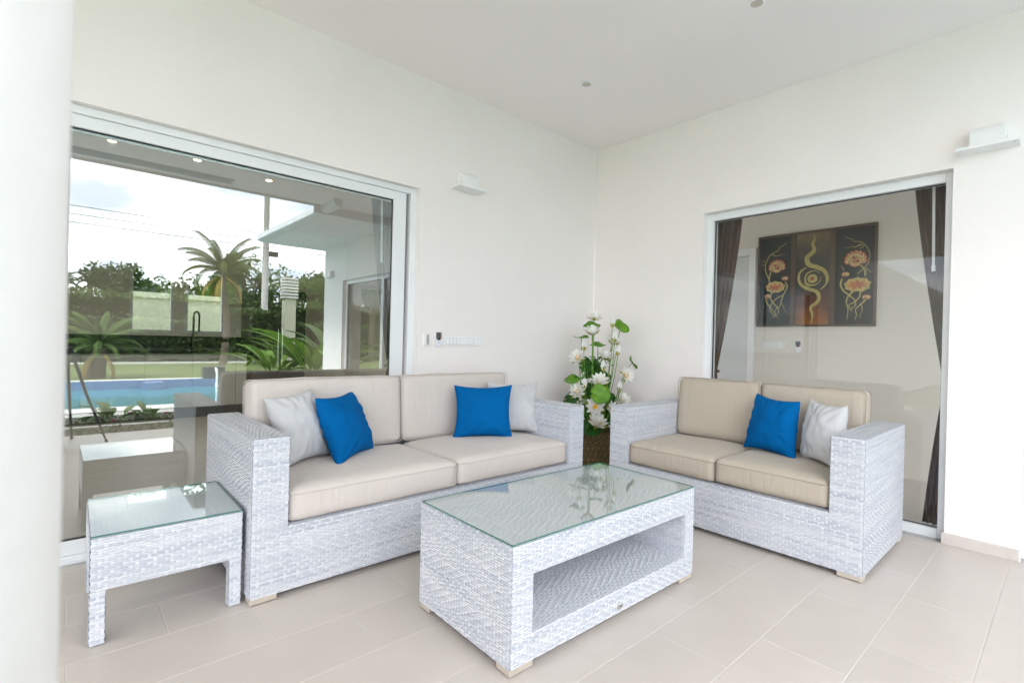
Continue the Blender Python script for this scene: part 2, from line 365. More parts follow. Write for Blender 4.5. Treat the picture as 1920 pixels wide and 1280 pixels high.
# terrace floor: grout bed with single tiles on it
floor = box('terrace_floor', (-7.2, -.002, -3.88, .0, -.25, -.0012), 'grout'); tag(floor, kind='structure')
ROW0, TL, TW, GAP = -.0793, .600, .300, .0030
tmesh = None; rows = []
y = ROW0
rows = [(-.0793+.0793, -.0793)]
while y > -3.84: rows.append((y, max(y-TW, -3.872))); y -= TW
XJ = -3.645*1.0222
def tile_mesh(w, d):
    k = (round(w, 3), round(d, 3))
    if k in TILES: return TILES[k]
    e = .0015; z = -.0002
    v = [(e,e,z),(w-e,e,z),(w-e,d-e,z),(e,d-e,z),(0,0,z-.0006),(w,0,z-.0006),(w,d,z-.0006),(0,d,z-.0006),(0,0,-.0011),(w,0,-.0011),(w,d,-.0011),(0,d,-.0011)]
    f = [(0,1,2,3)]+[(4+i,4+(i+1)%4,(i+1)%4,i) for i in range(4)]+[(8+i,8+(i+1)%4,4+(i+1)%4,4+i) for i in range(4)]
    me = bpy.data.meshes.new('tile'); me.from_pydata(v, [], f); me.materials.append(MT['tile']); TILES[k] = me; return me
TILES = {}
for i, (ya, yb) in enumerate(rows):
    off = XJ+(.3 if i % 2 == 0 else 0)-TL*8
    k = 0
    while True:
        xa, xb = off+k*TL, off+(k+1)*TL; k += 1
        if xa > -.02: break
        xa2, xb2 = max(xa, -7.19), min(xb, -.004)
        if xb2-xa2 < .03: continue
        t = bpy.data.objects.new('tile', tile_mesh(xb2-xa2-GAP, ya-yb-GAP)); COL.objects.link(t); t.parent = floor
        t.location = (xa2+GAP/2, yb+GAP/2, random.uniform(-.0002, .0002))
# walls of the terrace corner
def wallpiece(b, m='wall', nm='wall'): return box(nm, b, m, house)
DX0, DX1, DZ = -6.55, -2.0691, 2.3017
wallpiece((-24, DX0, 0, WT, -.3, H+.2)); wallpiece((DX1, -.0005, 0, WT, -.3, H+.2)); wallpiece((DX0, DX1, 0, WT, DZ, H+.2)); wallpiece((DX0, DX1, .012, WT, -.3, -.004), 'concrete', 'sill_base')
BY0, BY1, BZ = -1.1745, -2.7852, 2.300
CY0, CY1 = -3.115, -6.13
wallpiece((0, WT, BY0, .0-.0004, -.3, H+.2)); wallpiece((0, WT, BY1, BY0, BZ, H+.2)); wallpiece((0, WT, CY0, BY1, -.3, H+.2))
wallpiece((0, WT, CY1, CY0, 2.275, H+.2)); wallpiece((0, WT, -7.06, CY1, -.3, H+.2))
wallpiece((.012, WT, BY1, BY0, -.3, -.004), 'concrete', 'sill_base'); wallpiece((.012, WT, CY1, CY0, -.3, -.004), 'concrete', 'sill_base')
for b in ((WT+.001, .7, -7.06, -6.86, -.3, H+.2), (4.2, 6, -7.06, -6.86, -.3, H+.2), (.7, 4.2, -7.06, -6.86, 2.3, H+.2), (.7, 4.2, -7.06, -6.86, -.3, .02)): wallpiece(b)
ew = empty('added_end_window', (0, 0, 0)); ew.parent = house  # unseen window, added so daylight reaches the bedroom
for b in ((.7005, .76, -7.0, -6.93, .0205, 2.2995), (4.14, 4.1995, -7.0, -6.93, .0205, 2.2995), (.7605, 4.1395, -7.0, -6.93, .0205, .08), (.7605, 4.1395, -7.0, -6.93, 2.24, 2.2995)): box('frame', b, 'frame_white', ew)
box('glass', (.761, 4.139, -6.97, -6.964, .081, 2.239), 'window_glass_clear', ew)
# skirting
for b in ((-.0125, -.0004, CY0+.004, BY1-.0, .0, .0674), (-.0125, -.0004, BY0, -.0005, 0, .0674), ):
    box('skirting', b, 'skirting', house, bevel=.002)
box('skirting', (DX1, -.013, -.0125, -.0004, 0, .0674), 'skirting', house, bevel=.002)
box('skirting', (-.0125, .1, BY1-.0005, BY1+.0115, 0, .0674), 'skirting', house, bevel=.002)
# ceiling and roof of the terrace
ceil = box('terrace_ceiling', (-9.2, -.0005, -4.12, -.0005, H, H+.12), 'ceiling', house)
box('soffit_vent', (-9.1, -2.46, -3.98, -3.72, H-.004, H+.01), 'vent', house)
box('fascia', (-9.22, -1.32, -4.15, -4.121, H-.03, H+.24), 'frame_white', house)
box('fascia', (-1.318, -.0005, -4.150, -4.1205, 3.015, H+.24), 'frame_white', house)
box('roof_deck', (-9.25, 6.2, -4.16, 1.15, H+.245, H+.36), 'roof_tile', house); box('roof_deck', (-7.25, .2, 1.1505, 6.0, H+.245, H+.36), 'roof_tile', house)
box('wing_soffit', (-1.10, -.0005, -7.45, -4.151, 3.02, 3.10), 'ceiling', house)
box('wing_soffit', (0, 6.2, -7.45, -7.061, 3.02, 3.10), 'ceiling', house)
gp = [(-1.10, 3.03), (-1.17, 3.03), (-1.22, 3.07), (-1.23, 3.16), (-1.21, 3.16), (-1.10, 3.14)]
MB().prism(gp, 1, -7.47, -3.60).build('gutter', 'gutter', house, bevel=.006)
MB().prism([(-1.12, 3.165), (-1.12, 3.22), (6.2, 3.6), (6.2, 3.5)], 1, -7.48, -4.17).build('wing_roof', 'roof_tile', house)
# round column
colm = MB().lathe([(.2, -.002), (.2, H+.02)], 64, (-4.2455, -3.005, 0)).build('column', 'column', house, smooth=False)
for p_ in colm.data.polygons: p_.use_smooth = len(p_.vertices) == 4
MB().lathe([(.216, .0005), (.216, .066), (.212, .070), (.2005, .070)], 64, (-4.2455, -3.005, 0)).build('skirting', 'skirting', colm, smooth=False)

# ---- glazed openings: frame, gasket, glass as sub-parts
def pane(parent, b, m='window_glass'): return box('glass', b, m, parent)
# sliding door on the long wall
door = empty('sliding_door', (0, 0, 0)); door.parent = house
fy0, fy1 = .045, .15
for b in ((DX1-.052, DX1-.0005, fy0, fy1, .0, DZ-.0005), (DX0, DX1-.0525, fy0, fy1, DZ-.042, DZ-.0005), (DX0, DX1-.0525, fy0, fy1, -.003, .030), (DX0+.0005, DX0+.05, fy0, fy1, .0305, DZ-.0425)):
    box('frame', b, 'frame_white', door, bevel=.004)
for x in (0, ):   # track ribs
    for k, (ya, za) in enumerate(((.02, .012), (.033, .022))): box('track', (DX0, DX1-.002, ya, ya+.0125, -.003, za), 'frame_white', door, bevel=.002)
SX1 = DX1-.082; GX1 = -2.255; GZ0, GZ1 = .1035, 2.1945
def sash(x0, x1, y0, y1, gx0, gx1):
    s = empty('sash', (0, 0, 0)); s.parent = door
    for b in ((gx1, x1, y0, y1, .031, DZ-.043), (x0, gx0, y0, y1, .031, DZ-.043), (gx0, gx1, y0, y1, .031, GZ0), (gx0, gx1, y0, y1, GZ1, DZ-.043)):
        o = box('sash_frame', b, 'frame_white', s, bevel=.003)
    g = .006; yy = y0+.012
    for b in ((gx1-g, gx1-.0003, yy, yy+.02, GZ0+.0003, GZ1-.0003), (gx0+.0003, gx0+g, yy, yy+.02, GZ0+.0003, GZ1-.0003), (gx0+g, gx1-g, yy, yy+.02, GZ1-g, GZ1-.0003), (gx0+g, gx1-g, yy, yy+.02, GZ0+.0003, GZ0+g)):
        box('gasket', b, 'gasket', s)
    box('glass', (gx0+g+.0003, gx1-g-.0003, yy+.004, yy+.010, GZ0+g+.0003, GZ1-g-.0003), 'window_glass', s)
    box('inner_glass_spacer', (gx0+g+.001, gx1-g-.001, yy+.012, yy+.03, GZ1-g-.012, GZ1-g-.001), 'silver', s)
sash(-4.36, SX1, .062, .100, -4.27, GX1)
sash(-6.49, -4.25, .104, .142, -6.40, -4.34)
# fixed window on the short wall
def fixed(nm, y0, y1, ztop, gy0, gy1, gz0, gz1, mull=None):
    wdw = empty(nm, (0, 0, 0)); wdw.parent = house
    fx0, fx1 = .07, .15
    for b in ((fx0, fx1, gy0, y0-.0005, .0, ztop-.0005), (fx0, fx1, y1+.0005, gy1, .0, ztop-.0005), (fx0, fx1, gy1+.0003, gy0-.0003, gz1, ztop-.0005), (fx0, fx1, gy1+.0003, gy0-.0003, -.003, gz0)):
        box('frame', b, 'frame_white', wdw, bevel=.004)
    if mull: box('mullion', (fx0-.004, fx1, mull-.05, mull+.05, gz0+.0005, gz1-.0005), 'frame_white', wdw, bevel=.004)
    g = .004; x = .098
    for b in ((x, x+.02, gy0-g, gy0-.0005, gz0+.0005, gz1-.0005), (x, x+.02, gy1+.0005, gy1+g, gz0+.0005, gz1-.0005), (x, x+.02, gy1+g, gy0-g, gz1-g, gz1-.0005), (x, x+.02, gy1+g, gy0-g, gz0+.0005, gz0+g)):
        box('gasket', b, 'gasket', wdw)
    box('glass', (x+.004, x+.010, gy1+g+.0005, gy0-g-.0005, gz0+g+.0005, gz1-g-.0005), 'window_glass_clear', wdw)
    return wdw
fixed('window', BY0, BY1, BZ, -1.2304, -2.7428, .0585, 2.2382)
fixed('sliding_door', CY0, CY1, 2.275, CY0-.06, CY1+.06, .08, 2.20, mull=-4.60)

# ---- rooms behind the glass
def room(nm, b, m): return box(nm, b, m, house)
# kitchen
KY0, KY1, KX0, KX1, KH = WT+.001, 5.42, -7.0, -.3, 2.9
room('interior_floor', (KX0, KX1, KY0, KY1, -.3, -.004), 'room_floor'); room('interior_ceiling', (KX0, KX1, KY0, KY1, KH, KH+.1), 'ceiling')
room('interior_wall', (KX0-.15, KX0, KY0, KY1+.2, -.3, KH+.1), 'room_wall'); room('interior_wall', (KX1, KX1+.15, KY0, KY1+.2, -.3, KH+.1), 'room_wall')
wx = [(-3.40, -2.88), (-2.75, -2.23)]; wz0, wz1 = 1.16, 2.10
for b in ((KX0, wx[0][0], KY1, KY1+.2, -.3, KH+.1), (wx[1][1], KX1, KY1, KY1+.2, -.3, KH+.1), (wx[0][0], wx[1][1], KY1, KY1+.2, -.3, wz0), (wx[0][0], wx[1][1], KY1, KY1+.2, wz1, KH+.1), (wx[0][1], wx[1][0], KY1, KY1+.2, wz0, wz1)):
    room('interior_wall', b, 'room_wall')
kitchen_window = None
for a, b_ in wx:
    kw = empty('kitchen_window', (0, 0, 0)); kw.parent = house
    for b in ((a, a+.04, KY1-.01, KY1+.08, wz0, wz1), (b_-.04, b_, KY1-.01, KY1+.08, wz0, wz1), (a+.0405, b_-.0405, KY1-.01, KY1+.08, wz1-.04, wz1), (a+.0405, b_-.0405, KY1-.01, KY1+.08, wz0, wz0+.04)):
        box('frame', b, 'frame_white', kw)
    box('glass', (a+.041, b_-.041, KY1+.03, KY1+.036, wz0+.041, wz1-.041), 'window_glass_clear', kw)
box('backsplash', (-4.6, -1.3, KY1-.012, KY1-.0005, .94, wz0-.04), 'backsplash', house)
kc = empty('kitchen_counter', (-3.3, 4.8, 0), 0, 'grey kitchen base units with black worktop seen through the sliding door', 'kitchen counter')
def KC(nm, b, m, bev=0, par=kc): return box(nm, (b[0]+3.3, b[1]+3.3, b[2]-4.8, b[3]-4.8, b[4], b[5]), m, par, bev)
KC('plinth', (-5.2, -2.05, 4.84, 5.40, .0, .145), 'fridge'); KC('carcass', (-5.2, -2.05, 4.822, 5.40, .146, .885), 'cabinet')
KC('worktop', (-5.22, -2.03, 4.77, 5.405, .887, .932), 'counter', .004)
xs = [-5.18, -4.55, -3.91, -3.268, -2.733, -2.193, -2.05]
for a, b_ in zip(xs, xs[1:]):
    d = KC('cabinet_door', (a+.003, b_-.003, 4.80, 4.8215, .15, .88), 'cabinet', .002)
    if b_-a > .3:
        c = (a+b_)/2; h_ = MB().tube([(c+3.3-.085, -.002, .826), (c+3.3-.085, -.028, .826), (c+3.3+.085, -.028, .826), (c+3.3+.085, -.002, .826)], .006, 6).build('handle', 'silver', d)
fr = empty('refrigerator', (-1.62, 5.0, 0), 0, 'tall dark refrigerator at the end of the kitchen counter', 'refrigerator')
box('body', (-.38, .38, -.24, .40, .0, 1.85), 'fridge', fr, .01); box('door', (-.376, -.003, -.275, -.245, .06, 1.83), 'fridge', fr, .006); box('door', (.003, .376, -.275, -.245, .06, 1.83), 'fridge', fr, .006)
for x in (-.03, .03): MB().tube([(x, -.28, .7), (x, -.30, .72), (x, -.30, 1.25), (x, -.28, 1.27)], .008, 6).build('handle', 'silver', fr)
fa = empty('kitchen_tap', (-2.655, 5.28, .932), 0, 'black spring neck kitchen tap at the kitchen window', 'tap')
MB().lathe([(.028, .001), (.028, .03), (.014, .04), (.014, .20)], 12).build('base', 'dark_metal', fa, smooth=True)
MB().tube([(0, 0, .2)]+[(.035*(1-cos(a)), 0, .48+.07*sin(a)) for a in [i*pi/8 for i in range(9)]]+[(.07, 0, .36), (.07, 0, .26)], .013, 8).build('neck', 'dark_metal', fa, smooth=True)
sprg = MB()
for k in range(16): sprg.lathe([(.0135, 0), (.021, .005), (.0135, .01)], 10, (0, 0, .22+k*.017))
sprg.build('spring', 'dark_metal', fa); MB().tube([(.0, 0, .12), (.12, -.02, .15)], .008, 6).build('lever', 'silver', fa)
for i, (x, y) in enumerate(((-3.766, 2.55), (-3.10, 2.55), (-2.384, 2.72))):
    dl = empty('kitchen_downlight', (x, y, KH), 0, 'lit warm ceiling spotlight inside the kitchen', 'ceiling light', 'lit kitchen spotlights')
    MB().lathe([(.055, -.0005), (.055, -.006), (.042, -.008)], 20).build('trim_ring', 'white_plastic', dl)
    MB().lathe([(.030, -.0085), (.030, -.010)], 20).build('lamp', 'lit_lamp', dl)
    ld = bpy.data.lights.new('bulb', 'SPOT'); ld.energy = 9; ld.color = (1, .88, .76); ld.spot_size = R(150); ld.spot_blend = .6; ld.shadow_soft_size = .03
    lo_ = bpy.data.objects.new('bulb', ld); COL.objects.link(lo_); lo_.parent = dl; lo_.location = (0, 0, -.03)
# bedroom behind the short wall
BX1, BYa, BYb, BH = 1.77, .9, -6.855, 2.9
room('interior_floor', (WT+.001, 6, BYb, BYa, -.3, -.004), 'room_floor'); room('interior_ceiling', (WT+.001, 6, BYb, BYa, BH, BH+.1), 'ceiling')
room('interior_wall', (BX1, BX1+.15, -3.4, BYa, -.0035, BH-.001), 'room_wall')
for b in ((WT+.001, .45, BYa, BYa+.15, -.3, BH+.1), (1.72, 6, BYa, BYa+.15, -.3, BH+.1), (.45, 1.72, BYa, BYa+.15, -.3, .3), (.45, 1.72, BYa, BYa+.15, 2.6, BH+.1)): room('interior_wall', b, 'room_wall')
nw = empty('added_bedroom_window', (0, 0, 0)); nw.parent = house  # added out of view to brighten the art wall with daylight
for b in ((.4505, .5, BYa+.05, BYa+.11, .3005, 2.5995), (1.67, 1.7195, BYa+.05, BYa+.11, .3005, 2.5995), (.5005, 1.6695, BYa+.05, BYa+.11, .3005, .35), (.5005, 1.6695, BYa+.05, BYa+.11, 2.55, 2.5995)): box('frame', b, 'frame_white', nw)
box('glass', (.501, 1.669, BYa+.075, BYa+.081, .351, 2.549), 'window_glass_clear', nw)
room('interior_wall', (6, 6.15, BYb, BYa, -.3, BH+.1), 'room_wall')
dd = empty('interior_door', (0, 0, 0)); dd.parent = house
box('door_leaf', (BX1-.03, BX1-.001, -.82, -.15, -.003, 2.20), 'room_door', dd, .003); box('architrave', (BX1-.045, BX1-.001, -.895, -.825, -.003, 2.29), 'white_plastic', dd, .003); box('architrave', (BX1-.045, BX1-.001, -.8245, -.08, 2.205, 2.29), 'white_plastic', dd, .003)

# ---- curtains (pleated, gathered by a tie)
def curtain(name, axis, fixed_at, a_jamb, a_top, a_tie, a_bot, ztop, ztie, zbot, label, inward):
    mb = MB(); nz_, nu = 40, 64
    for i in range(nz_+1):
        z = ztop+(zbot-ztop)*i/nz_
        if z > ztie: t = (ztop-z)/(ztop-ztie); e = a_top+(a_tie-a_top)*(t**1.25)
        else: t = (ztie-z)/(ztie-zbot); e = a_tie+(a_bot-a_tie)*(t**.8)
        wfrac = abs(e-a_jamb)/abs(a_top-a_jamb)
        for j in range(nu+1):
            u = j/nu; a = a_jamb+(e-a_jamb)*u
            d = .022*sin(u*2*pi*6.5+.5*sin(z*2))*(.5+.5*wfrac)+.008*sin(u*23+z*3)
            p = fixed_at+inward*(.045+d)
            mb.v.append((p, a, z) if axis == 0 else (a, p, z))
    for i in range(nz_):
        for j in range(nu): q = i*(nu+1)+j; mb.f.append([q, q+1, q+nu+2, q+nu+1]); mb.m.append(0); mb.t.append(0)
    root = empty(name, (0, 0, 0), 0, label, 'curtain')
    o = mb.build('cloth', 'curtain', root, smooth=True); so = o.modifiers.new('s', 'SOLIDIFY'); so.thickness = .003
    c = (a_jamb+a_tie)/2
    tb = [(-.05, 0), (0, .04), (.05, 0), (0, -.04)]
    w = abs(a_tie-a_jamb)/2+.012
    pts = [(c+w*cos(t), .055*sin(t)) for t in [i*2*pi/16 for i in range(17)]]
    MB().tube([((fixed_at+inward*(.045+q), p, ztie) if axis == 0 else (p, fixed_at+inward*(.045+q), ztie)) for p, q in pts], .012, 6).build('tie', 'curtain', root)
    b = (fixed_at+inward*.03, fixed_at+inward*.07, min(a_jamb, a_top)-.02, max(a_jamb, a_top)+.02, ztop, ztop+.03)
    b = (min(b[0], b[1]), max(b[0], b[1]))+b[2:]
    if axis == 1: b = (b[2], b[3], b[0], b[1], b[4], b[5])
    box('curtain_track', b, 'white_plastic', root)
    return root
c1 = curtain('curtain', 0, .235, -1.10, -1.392, -1.185, -1.25, 2.42, .95, .03, 'dark brown curtain tied back beside the interior door', 1)
c2 = curtain('curtain', 0, .235, -2.86, -2.545, -2.735, -2.640, 2.42, .93, .03, 'dark brown curtain with a white draw wand beside the wall lamp', 1)
MB().tube([(.215, -2.660, 2.40), (.215, -2.671, 1.72)], .008, 8).build('draw_wand', 'white_plastic', c2); MB().tube([(.215, -2.671, 1.74), (.215, -2.6715, 1.70)], .012, 8).build('wand_grip', 'white_plastic', c2)
c3 = curtain('curtain', 1, .235, -1.95, -2.335, -2.16, -2.22, 2.42, .95, .03, 'brown curtain with white draw wand just inside the large sliding door', 1)
MB().tube([(-2.277, .215, 2.40), (-2.265, .215, 1.74)], .008, 8).build('draw_wand', 'white_plastic', c3)

# ---- triptych on the bedroom wall
art = empty('wall_art', (BX1-.001, -.914, 1.402), 0, 'dark framed three panel lotus painting hanging on the bedroom wall', 'painting')
AW, AH = 1.110, 1.000
def aw(s, t, d=0): return (-.012-d, -s, t)
for s0, s1 in ((0, .0195), (.3435, .392), (.7125, .7625), (1.088, AW)): MB().box(-.030, -.0, -s1, -s0, 0, AH).build('frame_post', 'art_frame', art, bevel=.003)
for a, b_ in ((.0198, .3432), (.3923, .7122), (.7628, 1.0877)):
    for t0, t1 in ((0, .02), (AH-.022, AH)): MB().box(-.029, -.0, -b_, -a, t0, t1).build('frame_rail', 'art_frame', art, bevel=.003)
pn = [MB().box(-.012, -.001, -b_, -a, .0203, AH-.0223).build('panel', m_, art) for a, b_, m_ in ((.0198, .3432, 'art_black'), (.3923, .7122, 'art_mid'), (.7628, 1.0877, 'art_black'))]
def catmull(p, n=6):
    p = [Vector((a, b, 0)) for a, b in p]; p = [p[0]*2-p[1]]+p+[p[-1]*2-p[-2]]; o = []
    for i in range(1, len(p)-2):
        for k in range(n):
            t = k/n; o.append(.5*((2*p[i])+(p[i+1]-p[i-1])*t+(2*p[i-1]-5*p[i]+4*p[i+1]-p[i+2])*t*t+(3*p[i]-p[i-1]-3*p[i+1]+p[i+2])*t**3))
    return o+[p[-2]]
def ribbon(mb, p, w0, w1, d=.001, belly=0):
    c = catmull(p); n = len(c); v = []; f = []
    for i, q in enumerate(c):
        dr = (c[min(i+1, n-1)]-c[max(i-1, 0)]).normalized(); nn = Vector((-dr.y, dr.x, 0)); t = i/(n-1); w = w0+(w1-w0)*t+belly*sin(pi*t)
        for sg in (1, -1): a = q+nn*w*sg; v.append(aw(a.x, a.y, d))
        v.append(aw(q.x, q.y, d+.0015))
    for i in range(n-1): b = i*3; f += [(b, b+3, b+5, b+2), (b+2, b+5, b+4, b+1)]
    mb.add(v, f)
def blob(mb, cx, cy, rx, ry, d, n=20, wav=0, k=7, mi=0):
    v = [aw(cx, cy, d+.001)]
    for j in range(n): a = 2*pi*j/n; r = 1+wav*sin(k*a); v.append(aw(cx+rx*r*cos(a), cy+ry*r*sin(a), d))
    mb.add(v, [(0, 1+j, 1+(j+1) % n) for j in range(n)], mi)
def petalf(mb, cx, cy, a, l, w, d, mi=0):
    p = []
    for t, g in ((0, .25), (.35, .9), (.65, 1), (.88, .55), (1, 0)): p.append((t*l, g*w))
    pts = p+[(x, -y) for x, y in p[-2::-1]]
    for sc_, dz, mm in ((1.10, 0, 1), (.97, .0003, 0)):
        v = [aw(cx+x*sc_*cos(a)-y*sc_*sin(a), cy+x*sc_*sin(a)+y*sc_*cos(a), d+dz) for x, y in pts]; mb.add(v, [tuple(range(len(pts)))], mm)
    q = [(x*.62, y*.55) for x, y in pts]; mb.add([aw(cx+x*cos(a)-y*sin(a), cy+x*sin(a)+y*cos(a), d+.0005) for x, y in q], [tuple(range(len(q)))], 1)
G1 = [([(.299,.911),(.27,.884),(.227,.868),(.203,.829),(.134,.795),(.09,.725),(.076,.652),(.094,.575),(.126,.52)],.0015,.006),([(.287,.778),(.243,.785),(.194,.772),(.144,.794)],.001,.004),([(.163,.623),(.134,.593),(.12,.52),(.131,.487)],.006,.007),
 ([(.29,.482),(.308,.434),(.292,.383),(.264,.343),(.186,.294),(.143,.232),(.139,.179),(.176,.126),(.191,.094)],.008,.003),([(.149,.37),(.141,.317),(.167,.263),(.218,.203),(.229,.166),(.201,.115)],.008,.003),([(.09,.33),(.101,.266),(.143,.211),(.19,.146),(.211,.099),(.251,.061)],.007,.001),
 ([(.274,.353),(.251,.27),(.242,.229),(.199,.188),(.19,.136),(.171,.105),(.132,.074)],.007,.001),([(.256,.26),(.277,.217),(.288,.175),(.308,.154),(.32,.123)],.003,.001),([(.07,.72),(.05,.735),(.035,.715)],.003,.001),([(.07,.68),(.05,.69),(.035,.67)],.003,.001),([(.2,.34),(.24,.33),(.28,.345)],.002,.001)]
G2 = [([(.554,.953),(.564,.907),(.547,.859),(.563,.807),(.544,.769),(.504,.733),(.496,.694),(.52,.646),(.593,.614),(.66,.569),(.688,.498),(.676,.43),(.625,.379)],.003,.004,.020),([(.489,.619),(.435,.578),(.42,.508),(.452,.435),(.526,.389),(.594,.36),(.618,.305),(.597,.246),(.549,.208),(.542,.178),(.56,.127),(.556,.077),(.556,.027)],.006,.002,.014),
 ([(.622,.545),(.595,.572),(.554,.578),(.505,.558),(.482,.51),(.492,.452),(.53,.425)],.002,.012),([(.492,.452),(.54,.43),(.59,.438),(.622,.47),(.628,.51)],.010,.002)]
G3 = [([(.835,.909),(.86,.877),(.893,.863),(.918,.836),(.966,.829),(1.015,.781),(1.043,.721),(1.045,.656),(1.023,.593),(.984,.55),(.949,.515)],.002,.005),([(.829,.785),(.862,.779),(.895,.791),(.927,.782),(.967,.81)],.001,.004),([(.955,.614),(.992,.577),(1.012,.538),(1.013,.491)],.008,.008),([(.82,.478),(.808,.421),(.831,.362),(.881,.311),(.931,.261),(.94,.213),(.901,.167)],.009,.004),
 ([(.913,.342),(.873,.292),(.862,.235),(.876,.187),(.877,.13),(.87,.068)],.009,.002),([(.977,.334),(.97,.287),(.924,.233),(.887,.215),(.896,.177),(.914,.138)],.008,.002),([(1.022,.257),(.98,.212),(.941,.166),(.95,.118),(.939,.062)],.008,.002),([(.988,.212),(.997,.164),(.982,.118),(.983,.071)],.004,.001),([(.804,.614),(.825,.583),(.834,.553)],.001,.004),([(1.019,.565),(1.051,.53),(1.082,.527)],.004,.001),([(1.07,.371),(1.032,.359),(.985,.334)],.001,.004),([(.955,.785),(.985,.795),(.99,.77),(.965,.765)],.003,.002)]
for gi, G in enumerate((G1, G2, G3)):
    mb = MB()
    for k, g in enumerate(G): ribbon(mb, g[0], g[1], g[2], .001+.0003*k, g[3] if len(g) > 3 else 0)
    if gi == 1: blob(mb, .554, .498, .047, .047, .006, wav=.03); 
    mb.build('painted_vine', 'art_gold', pn[gi])
    mb = MB()
    if gi == 1: blob(mb, .554, .498, .019, .019, .009)
    else:
        fx, fy, lx, ly, bx, by, cx, cy, k = (.202, .66, .188, .432, .286, .518, .112, .345, 1) if gi == 0 else (.934, .665, .951, .41, .85, .517, 1.03, .293, 1.12)
        for j in range(9): a = -pi/2+(j-4)*.42; petalf(mb, fx, fy-.015, a+pi if j % 2 else a+pi, .085*k, .027*k, .005+.0008*j)
        for j in range(5): petalf(mb, fx, fy-.02, -pi/2+(j-2)*.6, .055*k, .024*k, .0125+.0008*j)
        for j in range(5): petalf(mb, fx, fy, pi/2+(j-2)*.5, .055*k, .02*k, .0170+.0008*j)
        for j in range(4): petalf(mb, bx, by-.02, pi/2+(j-1.5)*.45, .045, .015, .006+.0004*j)
        for j in range(4): petalf(mb, cx, cy-.03, pi/2+(j-1.5)*.5, .045, .015, .006+.0004*j)
        m2 = MB(); blob(m2, lx, ly, .098*k, .062*k, .0045, 36, .07, 9); blob(m2, lx, ly-.002, .070*k, .032*k, .0062, 54, .38, 9, 1)
        for j in range(12): an = j*pi/6+.2; petalf(m2, lx, ly-.004, an, .082*k*(.62+.38*abs(cos(an))), .0035, .0060)
        m2.build('painted_leaf', ['art_leaf', 'art_blush'], pn[gi])
    mb.build('painted_flower', ['art_cream' if gi != 1 else 'art_red', 'art_red'], pn[gi])
# ================================================================= SMALL FITTINGS
def remote(name, loc, rz, label):
    r = empty(name, loc, rz, label, 'remote control')
    prof = []
    for k in range(24):
        a = 2*pi*k/24; x = .028*cos(a)*(1.0 if sin(a) > 0 else .95); z = .062*sin(a); z = max(-.062, min(.052, z*1.08)); prof.append((x, z))
    MB().prism(prof[::-1], 1, -.018, -.001).build('body', 'remote_white', r, bevel=.004)
    p2 = [(-.023, .050), (.023, .050), (.023, .008), (.016, -.006), (0, -.012), (-.016, -.006), (-.023, .008)]
    MB().prism(p2[::-1], 1, -.0215, -.0182).build('keypad', 'black_plastic', r)
    for j in range(4):
        for x in (-.011, .011): MB().box(x-.005, x+.005, -.0235, -.0217, .038-j*.013, .045-j*.013).build('key', 'red_key' if (j == 3 and x > 0) else 'grey_key', r)
    MB().box(-.008, .008, -.0190, -.0182, -.030, -.026).build('logo', 'grey_key', r)
    return r
S_ = 1.0222
def switch(name, loc, rz, n, label, w=None):
    w = w or .072*n
    r = empty(name, loc, rz, label, 'light switch')
    MB().box(-w/2, w/2, -.009, -.0005, -.036, .036).build('plate', 'white_plastic', r, bevel=.003)
    g = (w-.02)/n
    for k in range(n):
        c = -w/2+.01+g*(k+.5); cols = 2 if k < 2 else 1
        for q in range(cols):
            a0 = c-g*.42+g*.84*q/cols; MB().box(a0+.0015, a0+g*.84/cols-.0015, -.0125, -.0088, -.024, .024).build('rocker', 'white_plastic', r, bevel=.0015)
        MB().box(c-g*.43, c+g*.43, -.0094, -.0089, -.0255, .0255).build('rocker_gap', 'switch_line', r)
    return r
sn = empty('wall_keypad', (-1.987, 0, 1.166), 0, 'small white keypad plate with grey button strip beside the sliding door', 'keypad')
MB().box(-.030, .030, -.012, -.0005, -.046, .046).build('plate', 'white_plastic', sn, bevel=.003); MB().box(-.004, .018, -.0135, -.0122, -.036, .038).build('button_strip', 'beige_key', sn)
for k in range(4):
    for q in (0, 1): MB().box(-.003+q*.0105, .0065+q*.0105, -.0155, -.0137, .020-k*.018, .034-k*.018).build('button', 'silver' if k > 1 else 'beige_key', sn)
remote('remote_control', (-1.886, 0, 1.174), 0, 'white remote control with black keypad in its holder on the terrace wall')
switch('switch_plate', (-1.640, 0, 1.160), 0, 5, 'long white five gang switch plate on the terrace wall', .375)
switch('switch_plate', (BX1-.0005, -1.10, 1.206), R(-90), 3, 'white three gang switch plate below the painting', .235)
remote('remote_control', (BX1-.0005, -1.345, 1.195), R(-90), 'white remote control with black keypad below the painting')
# wall lamps: curved body standing on a projecting plate
def wall_lamp(loc, rz, label):
    r = empty('wall_lamp', loc, rz, label, 'wall lamp', None)
    n = 10; prof = [(-.0005, 0.002), (-.085, 0.002)]+[(-.085+.06*(1-cos(a))*.9, .05+.07*sin(a)) for a in [i*pi/2/n for i in range(n+1)]]+[(-.0005, .120)]
    MB().prism(prof[::-1], 0, -.078, .078).build('body', 'white_plastic', r, bevel=.003)
    MB().box(-.135, .135, -.125, -.0005, -.018, .0).build('plate', 'white_plastic', r, bevel=.003)
    for x in (-.115, .115): MB().lathe([(.004, -.0195), (.004, -.0182)], 8, (x, -.1, 0)).build('screw', 'silver', r)
    for x in (-.0795, .0795): MB().box(x-.0012, x+.0012, -.05, -.04, .03, .04).build('screw', 'silver', r)
    return r
wall_lamp((-1.660, 0, 2.383), 0, 'white wedge wall lamp between the sliding door and the corner')
wall_lamp((0, -2.940, 2.378), R(-90), 'white wedge wall lamp on the pier beside the picture window')
